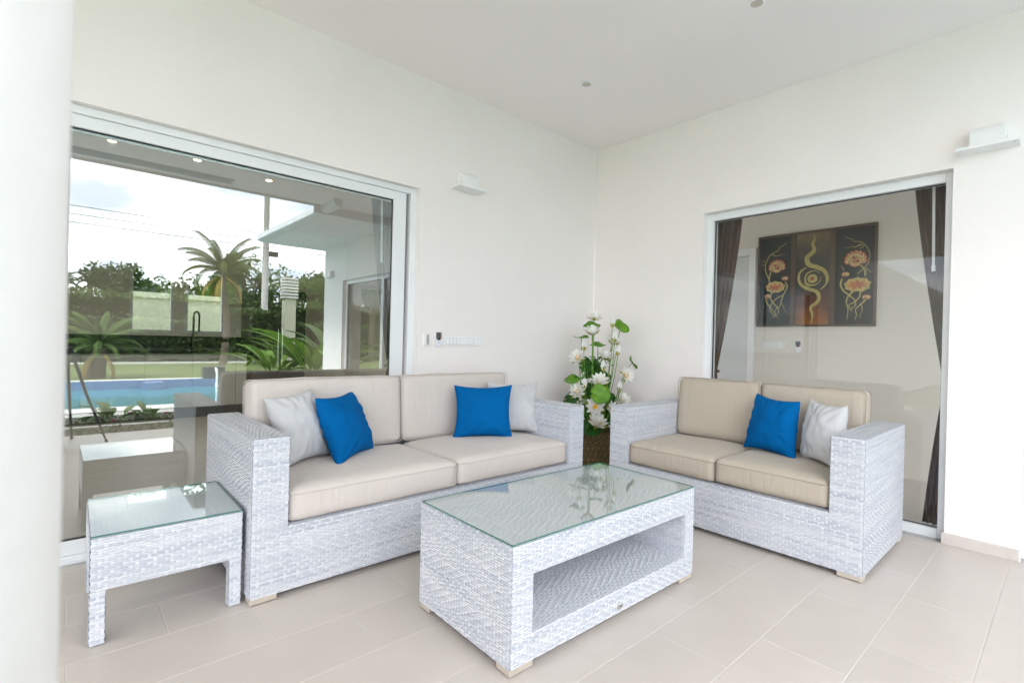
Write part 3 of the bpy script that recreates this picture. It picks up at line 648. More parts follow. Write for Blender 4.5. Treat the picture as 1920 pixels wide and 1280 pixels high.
wall_lamp((0, -6.66, 2.38), R(-90), 'white wedge wall lamp on the end of the house wing')
for x, y, wh in ((-1.122, -.795, 'the one nearer the inner corner of the walls'), (-1.128, -2.056, 'the one above the short sofa front')):
    d = empty('terrace_downlight', (x, y, H), 0, 'round unlit terrace ceiling downlight, '+wh, 'ceiling light', 'terrace downlights')
    MB().lathe([(.048, -.0005), (.048, -.004), (.040, -.007), (.034, -.0072)], 28).build('trim_ring', 'white_plastic', d, smooth=False)
    MB().lathe([(.033, -.0074), (.030, -.0095)], 28).build('lens', 'lens', d)

# ================================================================= FURNITURE
def foot(parent, x, y, sx_, sy_):
    f = box('foot', (min(x, x+sx_*.11), max(x, x+sx_*.11), min(y, y+sy_*.075), max(y, y+sy_*.075), .004, .0285), 'foot_metal', parent, .002)
    MB().lathe([(.012, .0), (.012, .0038)], 10, (x+sx_*.055, y+sy_*.04, 0)).build('glide', 'black_plastic', f)
def pipe_loop(w, d, z, r, rc, parent, mt, sag=0):
    pts = []
    for cx, cy, a0 in ((w/2-rc, d/2-rc, 0), (-w/2+rc, d/2-rc, pi/2), (-w/2+rc, -d/2+rc, pi), (w/2-rc, -d/2+rc, 3*pi/2)):
        for k in range(5): a = a0+k*pi/8; pts.append((cx+rc*cos(a), cy+rc*sin(a), z))
    pts.append(pts[0]); MB().tube(pts, r, 6, cap=False).build('piping', mt, parent, smooth=True)
def sofa(name, loc, rz, Ln, label, cloth, pip):
    s = empty(name, loc, rz, label, 'sofa', 'woven sofas of the terrace set')
    A_, D, Hh, B0 = .1527, .8765, .7196, .0285
    for x0, x1, fc in ((0, A_, 'lkT'), (Ln-A_, Ln, 'rkT')):
        o = woven('arm', (x0, x1, 0, D, B0, Hh), fc, s)
        mb = MB()
        if x0 == 0: weave(mb, (x1+.0006, .0, .325), Y, Z, .79, Hh-.325)
        else: weave(mb, (x0-.0006, .79, .325), -Y, Z, .79, Hh-.325)
        weave(mb, (x0, -.0006, .318), X, Z, A_, Hh-.318)
        mb.build('weave', 'wicker', o, tone=True)['kind'] = 'stuff'
    woven('seat_base', (A_+.0005, Ln-A_-.0005, .0005, .79, B0, .318), '', s)
    mb = MB(); weave(mb, (0, -.0006, B0), X, Z, Ln, .318-B0); mb.build('front_weave', 'wicker', s, tone=True)['kind'] = 'stuff'
    mb = MB(); weave(mb, (A_, .002, .3186), X, Y, Ln-2*A_, .05)
    mb.build('seat_rim', 'wicker', s, tone=True)['kind'] = 'stuff'
    woven('backrest_frame', (A_+.0005, Ln-A_-.0005, .80, D-.002, B0+.001, .66), 'kt', s)
    iw = (Ln-2*A_)/2
    for k in range(2):
        cx = A_+iw*(k+.5)
        c = rbox('seat_cushion', (iw-.006, .655, .150), cloth, s, .028, (22, 16, 6), (.003, .006, .020)); c.location = (cx, .335, .398+.003*k)
        pipe_loop(iw-.006+.001, .655+.006, .052, .0027, .03, c, pip); pipe_loop(iw-.006, .655+.003, -.058, .0025, .03, c, pip)
        b = rbox('back_cushion', (iw-.006, .125, .435), cloth, s, .03, (20, 6, 14), (.003, .014, .008)); b.location = (cx, .722, .697); b.rotation_euler = (R(-4.5), 0, R(.6*(1-2*k)))
        # piping round the front and back panel of the back cushion
        for yy in (-.058, .058):
            pts = []; w, h, rc = iw-.006+.002, .435+.003, .03
            for qx, qz, a0 in ((w/2-rc, h/2-rc, 0), (-w/2+rc, h/2-rc, pi/2), (-w/2+rc, -h/2+rc, pi), (w/2-rc, -h/2+rc, 3*pi/2)):
                for j in range(5): a = a0+j*pi/8; pts.append((qx+rc*cos(a), yy, qz+rc*sin(a)))
            pts.append(pts[0]); MB().tube(pts, .0026, 6, cap=False).build('piping', pip, b, smooth=True)
    for x, sg in ((.002, 1), (Ln-.002, -1)):
        for yy, sy_ in ((.002, 1), (D-.002, -1)): foot(s, x, yy, sg, sy_)
    return s
sofa('woven_sofa', (-3.4375, -.9684, 0), .0098, 2.199, 'long pale woven rattan sofa with light beige cushions in front of the sliding door', 'cushion', 'piping')
sofa('woven_sofa', (-1.0441, -1.0407, 0), R(-90)+.0021, 1.5705, 'short pale woven rattan sofa with tan cushions under the picture window', 'cushion_tan', 'piping_tan')

# throw pillows
def pillow(corners, thick, m, label, seed=0, side=1, pinch=.125):
    "square cushion stretched between four corners TL TR BR BL, blown up and pinched at the corners"
    tl, tr, br, bl = [Vector(c) for c in corners]; n = 30; c0 = (tl+tr+br+bl)/4
    ex = ((tr-tl)+(br-bl)).normalized(); ey = ((tl-bl)+(tr-br)).normalized(); nn = ex.cross(ey).normalized()
    mb = MB(); idx = {}
    for sd_ in (1, -1):
        for i in range(n+1):
            for j in range(n+1):
                s, t = 2*i/n-1, 2*j/n-1
                if sd_ == -1 and (i in (0, n) or j in (0, n)): idx[(sd_, i, j)] = idx[(1, i, j)]; continue
                s2 = s*(1-pinch*(1-t*t)*abs(s)); t2 = t*(1-pinch*(1-s*s)*abs(t))
                a, b = (s2+1)/2, (t2+1)/2
                p = (bl*(1-a)+br*a)*(1-b)+(tl*(1-a)+tr*a)*b
                h = thick*((1-s*s)*(1-t*t))**.5*1.12
                edge = max(abs(s), abs(t))
                wr = noise.noise(Vector((s*3.1+seed, t*3.1, seed*1.7)))*.012*(1-edge**6)
                ang = math.atan2(t, s)
                wr += .0055*sin(ang*17+seed*3+2*noise.noise(Vector((s*2, t*2, seed))))*max(0, min(1, (edge-.45)*3))*max(0, 1-edge**8)
                p = p+nn*(sd_*h+wr*(1 if h > .004 else .2))
                idx[(sd_, i, j)] = len(mb.v); mb.v.append(tuple(p-c0))
    for sd_ in (1, -1):
        for i in range(n):
            for j in range(n):
                q = [idx[(sd_, i, j)], idx[(sd_, i+1, j)], idx[(sd_, i+1, j+1)], idx[(sd_, i, j+1)]]
                mb.f.append(q if sd_ == 1 else q[::-1]); mb.m.append(0); mb.t.append(0)
    o = mb.build('throw_pillow', m, None, smooth=True); o.location = c0; ss = o.modifiers.new('s', 'SUBSURF'); ss.levels = ss.render_levels = 1
    return tag(o, label, 'pillow', 'throw pillows')
pillow([(-3.243,-.37,.832),(-2.965,-.345,.876),(-2.885,-.46,.486),(-3.205,-.64,.482)], .085, 'grey_cloth', 'light grey throw pillow tucked behind a blue one beside the side table', 1.3)
pillow([(-3.020,-.520,.834),(-2.690,-.262,.838),(-2.60,-.420,.478),(-2.955,-.715,.470)], .080, 'blue_cloth', 'tilted bright blue throw pillow slumped on the long sofa near the side table', 2.1)
pillow([(-1.986,-.37,.854),(-1.615,-.594,.860),(-1.668,-.671,.478),(-2.031,-.435,.478)], .080, 'blue_cloth', 'upright bright blue throw pillow on the long sofa, towards the flower pot end', 3.7)
pillow([(-1.676,-.345,.869),(-1.312,-.545,.860),(-1.370,-.638,.482),(-1.709,-.44,.482)], .080, 'grey_cloth', 'light grey throw pillow half hidden at the flower pot end of the long sofa', 4.2)
pillow([(-.435,-1.828,.858),(-.575,-2.158,.842),(-.700,-2.182,.476),(-.552,-1.790,.478)], .080, 'blue_cloth', 'bright blue throw pillow on the short sofa', 5.5)
pillow([(-.470,-2.178,.857),(-.628,-2.430,.848),(-.795,-2.425,.480),(-.575,-2.161,.480)], .075, 'grey_cloth', 'light grey throw pillow on the short sofa', 6.1)

# coffee table
ct = empty('coffee_table', (-2.8773, -2.0211, 0), -.0127, 'low woven rattan coffee table with open shelf and glass top', 'coffee table')
TLn, TWd, TH = 1.2128, .6055, .4637
woven('side_panel', (0, .103, 0, TWd, .0285, .456), 'l', ct); woven('side_panel', (TLn-.083, TLn, 0, TWd, .0285, .456), 'r', ct)
woven('top_panel', (.1035, TLn-.0835, .001, TWd-.001, .340, .4555), '', ct); lo = woven('bottom_panel', (.1035, TLn-.0835, .001, TWd-.001, .029, .128), 't', ct, pale=.45)  # shelf strands lightened, standing in for brighter light on the shelf
mb = MB()
for o_, u_ in (((0, -.0006), X), ((TLn, TWd+.0006), -X)):
    w0_, w1_ = (.103, .083) if u_ == X else (.083, .103)
    P_ = lambda a, z: Vector((o_[0], o_[1], z))+u_*a
    weave(mb, P_(0, .0285), u_, Z, TLn, .1005); weave(mb, P_(0, .340), u_, Z, TLn, .116); weave(mb, P_(0, .129), u_, Z, w0_, .211); weave(mb, P_(TLn-w1_, .129), u_, Z, w1_, .211)
mb.build('front_weave', 'wicker', ct, tone=True)['kind'] = 'stuff'
mb = MB(); weave(mb, (.1036, 0, .1285), Y, Z, TWd, .2115, pale=.6); weave(mb, (TLn-.0836, TWd, .1285), -Y, Z, TWd, .2115, pale=.6); mb.build('inner_weave', 'wicker', ct, tone=True)['kind'] = 'stuff'  # inner sides lightened too, their brightness put into the strand colour
mb = MB(); weave(mb, (0, 0, .4562), X, Y, TLn, TWd, pale=.35); mb.build('top_weave', 'wicker', ct, tone=True)['kind'] = 'stuff'  # pale weave under glass, lightened further to make up for dim light
def glass_top(w, d, z, parent):
    mb = MB().box(.001, w-.001, .001, d-.001, z, z+.0055); mb.m = [0, 0, 1, 1, 1, 1]
    return mb.build('glass_top', ['table_glass', 'glass_edge'], parent)
glass_top(TLn, TWd, .4598, ct)
for x, sg in ((.002, 1), (TLn-.002, -1)):
    for yy, sy_ in ((.002, 1), (TWd-.002, -1)): foot(ct, x, yy, sg, sy_)
bd = MB().lathe([(.0001, 0), (.016, 0), (.016, .003), (.013, .0042), (.0001, .0042)], 24).build('badge', 'silver', ct, smooth=False); bd.scale = (1.15, .8, 1); bd.rotation_euler = (R(90), 0, 0); bd.location = (.615, -.0035, .058)
MB().box(-.009, .009, -.0015, .0015, .0043, .0048).build('badge_print', 'black_plastic', bd)
# side table
st = empty('side_table', (-3.9652, -.9066, 0), -.0103, 'small square woven rattan side table with glass top at the sofa arm', 'side table')
SW, SD, SH = .5072, .5483, .4088
woven('apron', (0, SW, 0, SD, .204, .4015), 'lrfk', st, bevel=.012)
mb = MB(); weave(mb, (0, 0, .4022), X, Y, SW, SD, pu=.018, pv=.009, pale=.35); mb.build('top_weave', 'wicker', st, tone=True)['kind'] = 'stuff'  # same lightened weave as on the coffee table, brightening the top
glass_top(SW, SD, .4055, st)
for x0 in (.001, SW-.048):
    for y0 in (.001, SD-.048):
        lg = woven('leg', (x0, x0+.047, y0, y0+.047, .004, .2035), 'lrfk', st, bevel=.010, lift=.0013, pu=.017)
        MB().lathe([(.018, 0), (.018, .0038)], 10, (x0+.0235, y0+.0235, 0)).build('glide', 'black_plastic', lg)

# ================================================================= LOTUS ARRANGEMENT
PD = 4.45
pot_c = Vector((-.53, -.475, 0))
lot = empty('lotus_arrangement', pot_c, 0, 'tall arrangement of white lotus flowers and leaves in a brown pot in the corner', 'flower arrangement')
def LP(u, v, dd=0): return at(u, v, PD+dd)-pot_c
pm = MB(); hw0, hw1, ph = .155, .185, .40
v = [(sx_*hw0, sy_*hw0, .001) for sx_, sy_ in ((-1,-1),(1,-1),(1,1),(-1,1))]+[(sx_*hw1, sy_*hw1, ph) for sx_, sy_ in ((-1,-1),(1,-1),(1,1),(-1,1))]
hi = hw1-.02
v += [(sx_*hi, sy_*hi, ph) for sx_, sy_ in ((-1,-1),(1,-1),(1,1),(-1,1))]+[(sx_*(hi-.004), sy_*(hi-.004), ph-.05) for sx_, sy_ in ((-1,-1),(1,-1),(1,1),(-1,1))]
f = [(3,2,1,0)]
for a in (0, 4, 8): f += [(a+i, a+(i+1)%4, a+4+(i+1)%4, a+4+i) for i in range(4)]
f += [(12,13,14,15)]
pot = pm.add(v, f).build('pot', 'pot', lot, bevel=.006); pot.rotation_euler = (0, 0, -YAW)
dm = MB()
for i in range(7):
    for j in range(8):
        t = (j+.5)/8; hw = hw0+(hw1-hw0)*t; xx = (-1+2*(i+.5+.5*(j % 2))/7.5)*hw*.93; z_ = t*ph
        for q in range(4):
            a = q*pi/2; c_, s_ = cos(a), sin(a); px, py = xx, -hw-.0012
            ring = [(px+.006*cos(k*pi/3), py, z_+.006*sin(k*pi/3)) for k in range(6)]
            dm.add([(x*c_-y*s_, x*s_+y*c_, z) for x, y, z in ring], [tuple(range(6))])
dm.build('stud', 'pot_dot', pot)['kind'] = 'stuff'
FR = random.Random(11)
def frame_of(d):
    d = Vector(d).normalized(); a = d.cross(Vector((0, 0, 1)))
    if a.length < .1: a = d.cross(Vector((1, 0, 0)))
    a.normalize(); return a, d.cross(a)*-1, d
TOCAM = (CAM-Vector((-.53, -.475, 1.0))).normalized()
RT, UPP = Rv.copy(), Vector((0, 0, 1))
def dirv(r, u, c): return (RT*r+UPP*u+TOCAM*c).normalized()
def petal_mesh(mb, P, out, up, l, w, curl, cup):
    "one pointed petal from P along out, cupped towards up"
    side = out.cross(up).normalized(); rows_ = 6
    v = []
    for i in range(rows_+1):
        t = i/rows_; ww = w*(sin(pi*min(1, t*.93+.08))**.75)*(1 if t < .98 else .15)
        c = P+out*(l*t*cos(curl*t))+up*(l*t*sin(curl*t))
        for k in (-1, -.5, 0, .5, 1): v.append(c+side*(ww*k)+up*(cup*ww*k*k))
    mb.add(v, [(i*5+j, i*5+j+1, i*5+j+6, i*5+j+5) for i in range(rows_) for j in range(4)])
def flower(P, d, size, openness=.7):
    a, b, n = frame_of(d); P = Vector(P); mb = MB(); sb = MB(); cb = MB()
    for ring, (cnt, elev, ln) in enumerate(((9, .20, 1.0), (9, .52, .96), (8, .85, .80))):
        el = elev*(.55+.75*(1-openness)+.25)
        for k in range(cnt):
            an = 2*pi*(k+.5*(ring % 2)+FR.uniform(-.12, .12))/cnt; o = (a*cos(an)+b*sin(an))
            e = el+FR.uniform(-.08, .08); out = (o*cos(e)+n*sin(e)).normalized(); up = (n*cos(e)-o*sin(e)).normalized()
            petal_mesh(mb, P+n*.004*ring, out, up, size*ln*FR.uniform(.92, 1.06), size*.19, .35, .45)
    for k in range(4):
        an = 2*pi*(k+.3)/4; o = (a*cos(an)+b*sin(an)); e = .12*(1.6-openness); out = (o*cos(e)+n*sin(e)).normalized(); up = (n*cos(e)-o*sin(e)).normalized()
        petal_mesh(sb, P-n*.006, out, up, size*.92, size*.15, .3, .45)
    for k in range(46):
        an = FR.uniform(0, 2*pi); e = FR.uniform(.75, 1.5); o = (a*cos(an)*cos(e)+b*sin(an)*cos(e)+n*sin(e)); s_ = size*FR.uniform(.30, .42)
        cb.tube([P+n*.006, P+o*s_], [.0026, .0062], 4)
    fl = mb.build('flower', 'petal', lot, smooth=True); sb.build('sepal', 'sepal', fl, smooth=True); cb.build('stamen', 'stamen', fl)
    return P
def bud(P, d, size):
    a, b, n = frame_of(d); P = Vector(P); mb = MB(); sb = MB()
    for k in range(6):
        an = 2*pi*k/6; o = a*cos(an)+b*sin(an); e = 1.28; out = (o*cos(e)+n*sin(e)).normalized(); up = (-o*sin(e)+n*cos(e)).normalized()
        petal_mesh(mb, P+o*.004, out, up, size, size*.26, .22, .7)
    for k in range(4):
        an = 2*pi*(k+.4)/4; o = a*cos(an)+b*sin(an); e = 1.02; out = (o*cos(e)+n*sin(e)).normalized(); up = (-o*sin(e)+n*cos(e)).normalized()
        petal_mesh(sb, P-n*.008, out, up, size*.52, size*.24, .3, .6)
    bo = mb.build('bud', 'petal', lot, smooth=True); sb.build('sepal', 'sepal', bo, smooth=True)
def leaf(P, d, size, m='leaf', fold=.12, wav=.12):
    a, b, n = frame_of(d); P = Vector(P); mb = MB(); N_ = 30; rings = (0, .3, .65, 1)
    v = [P]
    for r in rings[1:]:
        for k in range(N_):
            an = 2*pi*k/N_; rr = r*size*(1+.06*sin(5*an+size*90))
            if k == 0: rr *= .55
            v.append(P+(a*cos(an)+b*sin(an))*rr+n*(size*(fold*r*r+wav*r*r*sin(an*3+size*50)+.05*r*cos(an*15)*.3)+abs(sin(an))*fold*size*r))
    f = [(0, 1+k, 1+(k+1) % N_) for k in range(N_)]
    for q in range(len(rings)-2):
        for k in range(N_): f.append((1+q*N_+k, 1+(q+1)*N_+k, 1+(q+1)*N_+(k+1) % N_, 1+q*N_+(k+1) % N_))
    mb.add(v, f); o = mb.build('leaf', m, lot, smooth=True); s_ = o.modifiers.new('s', 'SOLIDIFY'); s_.thickness = .0015; s_.offset = -1
def stem(P, d=(0, 0, 1), r=.0042, root=None):
    P = Vector(P); d = Vector(d).normalized(); b = Vector(root) if root else Vector((P.x*.22+FR.uniform(-.03, .03), P.y*.22+FR.uniform(-.03, .03), ph-.04))
    mid = (P-d*.09)*.5+b*.5+Vector((P.x*.25, P.y*.25, 0)); pts = []
    c = [b, mid, P-d*.05, P]
    for i in range(9):
        t = i/8; pts.append(c[0]*(1-t)**3+c[1]*3*t*(1-t)**2+c[2]*3*t*t*(1-t)+c[3]*t**3)
    MB().tube(pts, [r*1.2]*4+[r]*5, 6).build('stem', 'stem', lot, smooth=True)
FL = [(1114,600,0,(.05,1,.12),.080,.55),(1111,627,-.06,(-.05,1,.15),.085,.5),(1149,645,.05,(.25,1,.1),.080,.6),(1084,672,-.02,(-.25,.55,.8),.078,.75),(1135,674,.02,(.1,1,.12),.088,.55),(1172,704,-.06,(.45,.25,.85),.075,.8),
      (1124,718,-.10,(.02,.75,.6),.088,.7),(1083,738,-.04,(-.15,.7,.7),.088,.8),(1116,764,-.16,(0,.35,.9),.090,.9),(1146,768,-.06,(.5,.3,.8),.075,.75),(1166,752,.0,(.3,.6,.6),.078,.7),(1120,797,-.22,(.1,.75,.55),.092,.6)]
for u, v_, dd, d, s_, op in FL:
    P = LP(u, v_, dd); D_ = dirv(*d); flower(P, D_, s_*1.16, op); stem(P-D_*.008, D_, .0048)
for u, v_, dd in ((1148,612,.02),(1152,640,-.05),(1095,655,-.04),(1158,665,.0),(1131,694,-.06),(1096,728,-.06),(1161,732,-.04)):
    P = LP(u, v_, dd); bud(P, dirv(FR.uniform(-.1, .1), 1, .05), .092); stem(P, (0, 0, 1), .0034)
for u, v_, dd, d, s_, m_ in ((1164,614,.05,(.4,.6,.7),.075,'leaf'),(1090,634,.05,(-.05,1,.06),.070,'leaf'),(1121,649,.06,(.0,1,.22),.075,'leaf'),(1185,681,.0,(.8,.45,.05),.065,'leaf'),(1100,686,.05,(-.1,.5,.8),.065,'leaf_dark'),
      (1073,714,-.02,(-.1,.9,.35),.080,'leaf'),(1125,739,-.20,(.05,.25,1),.086,'leaf'),(1110,613,.06,(.0,.9,.4),.080,'leaf'),(1071,750,.02,(-.3,.6,.6),.075,'leaf_dark'),(1110,806,-.2,(-.1,.7,.6),.085,'leaf_dark'),(1096,800,-.14,(-.3,.8,.5),.07,'leaf_dark'),
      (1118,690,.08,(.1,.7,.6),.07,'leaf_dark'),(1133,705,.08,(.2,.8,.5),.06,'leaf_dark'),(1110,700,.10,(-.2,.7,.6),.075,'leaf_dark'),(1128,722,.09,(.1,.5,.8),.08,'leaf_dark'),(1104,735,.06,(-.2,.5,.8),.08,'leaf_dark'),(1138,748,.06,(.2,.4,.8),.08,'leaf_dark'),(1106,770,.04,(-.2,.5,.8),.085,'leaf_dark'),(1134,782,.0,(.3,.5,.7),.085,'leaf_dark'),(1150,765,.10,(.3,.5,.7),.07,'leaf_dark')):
    P = LP(u, v_, dd); D_ = dirv(*d); leaf(P, D_, s_, m_); stem(P-D_*.002, D_, .0032)
# small dark filler sprigs at the heart of the arrangement
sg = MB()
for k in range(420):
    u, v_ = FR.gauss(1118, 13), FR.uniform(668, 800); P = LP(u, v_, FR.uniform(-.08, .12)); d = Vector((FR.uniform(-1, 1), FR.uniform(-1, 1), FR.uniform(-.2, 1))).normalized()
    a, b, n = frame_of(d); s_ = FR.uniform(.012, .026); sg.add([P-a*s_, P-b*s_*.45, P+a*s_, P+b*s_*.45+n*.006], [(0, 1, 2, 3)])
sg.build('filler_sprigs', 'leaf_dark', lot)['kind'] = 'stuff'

# ================================================================= PHOTOGRAPHER'S TRIPOD BESIDE THE COLUMN
tp = empty('tripod', (-4.04, -3.36, 0), 0, 'dark slim tripod standing by the round column', 'tripod')
for a in (9.6, 185, 280):
    q = (.335*cos(R(a)), .335*sin(R(a)))
    lg = MB().tube([(q[0], q[1], .012), (q[0]*.50, q[1]*.50, .50), (.03*cos(R(a)), .03*sin(R(a)), .98)], [.010, .014, .017], 8).build('leg', 'dark_metal', tp, smooth=True)
    MB().lathe([(.013, 0), (.016, .012), (.010, .03)], 10, (q[0], q[1], 0)).build('rubber_foot', 'black_plastic', lg)
MB().lathe([(.014, .80), (.014, .92), (.035, .95), (.035, 1.0), (.018, 1.01)], 14).build('centre_column', 'dark_metal', tp, smooth=True)

# ================================================================= GARDEN
GR = random.Random(5)
def leafquad(mb, P, s, d=None, asp=.5):
    d = d or Vector((GR.gauss(0, 1), GR.gauss(0, 1), GR.gauss(.3, 1))).normalized(); a, b, n = frame_of(d)
    t = GR.uniform(0, 6.28); a, b = a*cos(t)+b*sin(t), b*cos(t)-a*sin(t)
    mb.add([P-a*s, P-b*s*asp, P+a*s, P+b*s*asp], [(0, 1, 2, 3)])
def tree(x, y, h, r, m, label, n=2600, ls=.13, squash=.75, cat='tree', grp=None):
    t = empty('tree', (x, y, -.02), 0, label, cat, grp)
    tb = MB(); tb.tube([(0, 0, 0), (GR.uniform(-.1, .1), GR.uniform(-.1, .1), h*.35), (GR.uniform(-.2, .2), GR.uniform(-.2, .2), h*.75)], [.16, .12, .05], 8)
    for k in range(6):
        a = GR.uniform(0, 6.28); tb.tube([(0, 0, h*GR.uniform(.3, .5)), (cos(a)*r*.4, sin(a)*r*.4, h*.6), (cos(a)*r*.75, sin(a)*r*.75, h*GR.uniform(.65, .9))], [.07, .045, .015], 6)
    tb.build('trunk', 'bark', t)
    mb = MB(); cl = []
    for k in range(26):
        d = Vector((GR.gauss(0, 1), GR.gauss(0, 1), GR.gauss(0, 1))).normalized()*GR.uniform(.3, .95)
        cl.append((Vector((d.x*r, d.y*r, h-r*squash+d.z*r*squash)), r*GR.uniform(.18, .40)))
    for k in range(n):
        c, cr = GR.choice(cl); d = Vector((GR.gauss(0, 1), GR.gauss(0, 1), GR.gauss(0, 1))).normalized()*cr*GR.uniform(.4, 1.05)
        leafquad(mb, c+d, ls*GR.uniform(.6, 1.3))
    mb.build('crown', m, t); return t
def frond(mb, P, az, e0, l, droop, m=0, nl=44, lw=.02, ll=.32):
    pts = []; p = Vector(P); e = e0; st_ = l/14
    for i in range(15):
        pts.append(p.copy()); p = p+Vector((cos(az)*cos(e), sin(az)*cos(e), sin(e)))*st_; e -= droop/14*(1+i*.09)
    mb.tube(pts, [.022*(1-.06*i) for i in range(15)], 4, m)
    side = Vector((-sin(az), cos(az), 0))
    for k in range(nl):
        t = .12+.88*k/nl; i = min(13, int(t*14)); q = pts[i].lerp(pts[i+1], t*14-i); tan = (pts[i+1]-pts[i]).normalized(); up = side.cross(tan)
        L_ = ll*l/2.2*(sin(pi*(.12+.8*t))**.6)
        for sg_ in (1, -1):
            d = (side*sg_*.8+tan*.75-up*.28*-1+Vector((0, 0, -.35))).normalized(); e_ = q+d*L_+Vector((0, 0, -.1*L_)); w = tan*lw
            mb.add([q-w, q+w, q+d*L_*.6+w*.8, e_, q+d*L_*.6-w*.8], [(0, 1, 2, 3, 4)], m)
def palm(x, y, ht, n, l, label, m='foliage1', rad=.17, dry=0, cat='palm tree', e_rng=(.25, 1.5), ll=.36, lw=.013):
    t = empty('palm_tree', (x, y, -.02), 0, label, cat)
    tb = MB(); N_ = max(6, int(ht/.16)); pts = []; rr = []
    for i in range(N_+1): pts.append((.10*sin(i*.2), .05*i/N_, ht*i/N_)); rr.append(rad*(1.25-.45*i/N_)*(1+.06*(i % 2)))
    tb.tube(pts, rr, 10); tb.build('trunk', 'bark', t, smooth=True)
    mb = MB(); top = Vector(pts[-1])
    for k in range(n):
        az = 2.39996*k+GR.uniform(-.2, .2); e = e_rng[0]+(e_rng[1]-e_rng[0])*((k+.5)/n); frond(mb, top, az, e, l*GR.uniform(.8, 1.1), GR.uniform(.6, 1.3)*(1.3-.55*k/n), 0, ll=ll, lw=lw)
    for k in range(dry): frond(mb, top-Vector((0, 0, .15)), GR.uniform(0, 6.28), -.35, l*.8, 1.1, 1, ll=ll, lw=lw)
    mb.build('crown', [m, 'dry_frond'], t); return t
palm(.40, -18.0, 3.50, 18, 1.70, 'slender coconut palm at the far edge of the lawn with dry hanging fronds', 'foliage1', .11, 6)
palm(-3.50, -12.75, .8, 24, 1.1, 'short thick feather palm beside the pool', 'foliage4', .17, 3, ll=.30)
palm(-4.1, -33, 3.7, 14, 1.0, 'lower of two distant coconut palms by the dark spreading tree', 'foliage2', .15, 2)
palm(-3.0, -33.5, 3.9, 14, 1.0, 'taller of two distant coconut palms by the dark spreading tree', 'foliage2', .15, 2)
tree(-1.9, -31, 5.1, 1.7, 'foliage2', 'dark spreading tree beyond the far hedge', 3400, .13)
tree(.8, -30, 4.2, 1.7, 'foliage1', 'low olive green tree beyond the lawn hedge', 2400, .12)
tree(4.2, -31, 6.1, 2.3, 'foliage4', 'broad mid green tree behind the coconut palm', 3400, .13)
tree(7.6, -27, 5.2, 2.2, 'foliage2', 'dark bushy tree behind the utility pole', 3000, .13)
tree(6.9, -19, 5.6, 1.7, 'foliage0', 'airy light tree at the end of the house wing', 1800, .10)
tree(-7.5, -27, 4.6, 2.4, 'foliage0', 'rounded garden tree at the pool end of the lawn', 2600, .13)
tree(12, -26, 6.0, 2.6, 'foliage2', 'tall dark tree behind the house wing', 2600, .13)
def hedge(x0, x1, y0, y1, h, m, label, n):
    t = empty('hedge', ((x0+x1)/2, (y0+y1)/2, -.02), 0, label, 'hedge'); w, d = (x1-x0)/2, (y1-y0)/2
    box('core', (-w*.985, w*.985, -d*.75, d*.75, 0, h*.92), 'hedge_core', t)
    mb = MB()
    for k in range(n):
        s_ = GR.random(); P = Vector((GR.uniform(-w, w), GR.uniform(-d, d), GR.uniform(.02, h)))
        if s_ < .45: P.y = d*GR.uniform(.78, 1.05)
        elif s_ < .75: P.z = h*(GR.uniform(.9, 1.05)+.06*noise.noise(Vector((P.x, P.y, 3))))
        elif s_ < .87: P.x = GR.choice((-1, 1))*w*GR.uniform(.985, 1.0)
        else: P.y = -d*GR.uniform(.78, 1.05)
        leafquad(mb, P, .085*GR.uniform(.6, 1.4))
    mb.build('foliage', m, t)
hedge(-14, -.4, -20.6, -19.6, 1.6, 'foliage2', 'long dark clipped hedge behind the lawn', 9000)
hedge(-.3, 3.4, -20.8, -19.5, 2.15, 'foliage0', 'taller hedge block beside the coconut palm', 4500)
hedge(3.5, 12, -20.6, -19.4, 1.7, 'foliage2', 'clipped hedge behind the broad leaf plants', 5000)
tag(box('lawn_kerb', (-14, 10, -19.35, -19.2, -.1, .05), 'coping', bevel=.01), kind='structure')
def cane_plant(x, y, h, n, m, label, w=.075, cat='plant'):
    t = empty('broadleaf_plant', (x, y, -.02), 0, label, cat)
    for k in range(n):
        a = GR.uniform(0, 6.28); e = GR.uniform(.75, 1.45); l = h*GR.uniform(.55, 1.05); mb = MB(); b = Vector((cos(a)*.1, sin(a)*.1, 0)); o = Vector((cos(a), sin(a), 0)); sdv = Vector((-sin(a), cos(a), 0))
        c = b.copy(); ee = e; v = []
        for i in range(11):
            t_ = i/10; ww = w*h*(sin(pi*max(0, (t_-.25)/.75))**.8 if t_ > .25 else .03)
            v += [c-sdv*ww+Vector((0, 0, ww*.3)), c, c+sdv*ww+Vector((0, 0, ww*.3))]
            c = c+(o*cos(ee)+Vector((0, 0, sin(ee))))*(l/10); ee -= .13*GR.uniform(.6, 1.5)
        mb.add(v, [(i*3+j, i*3+j+1, i*3+j+4, i*3+j+3) for i in range(10) for j in range(2)]); mb.build('leaf', m, t, smooth=True)
cane_plant(.75, -9.6, 2.3, 26, 'foliage3', 'bright green broad leaf plant at the corner of the house wing', .06)
cane_plant(.15, -10.9, 1.7, 22, 'foliage3', 'lower bright green broad leaf plant beside the pool end', .06)
cane_plant(1.7, -10.6, 2.6, 24, 'foliage0', 'tall dark broad leaf plant behind the wing corner', .06)
cane_plant(.9, -12.2, 1.6, 22, 'foliage4', 'mid green arching plant behind the pool end', .05)
for i, (x, y, h, l) in enumerate(((-3.55, -5.0, .42, 'broad leaf seedling in the flower bed nearest the column'), (-3.15, -4.95, .32, 'small broad leaf seedling in the flower bed'), (-3.95, -4.7, .30, 'low leafy clump in the flower bed by the column'), (-5.6, -4.7, .4, 'leafy clump in the far part of the flower bed'))):
    cane_plant(x, y, h, 9, 'foliage4', l, .16)
gc = MB()
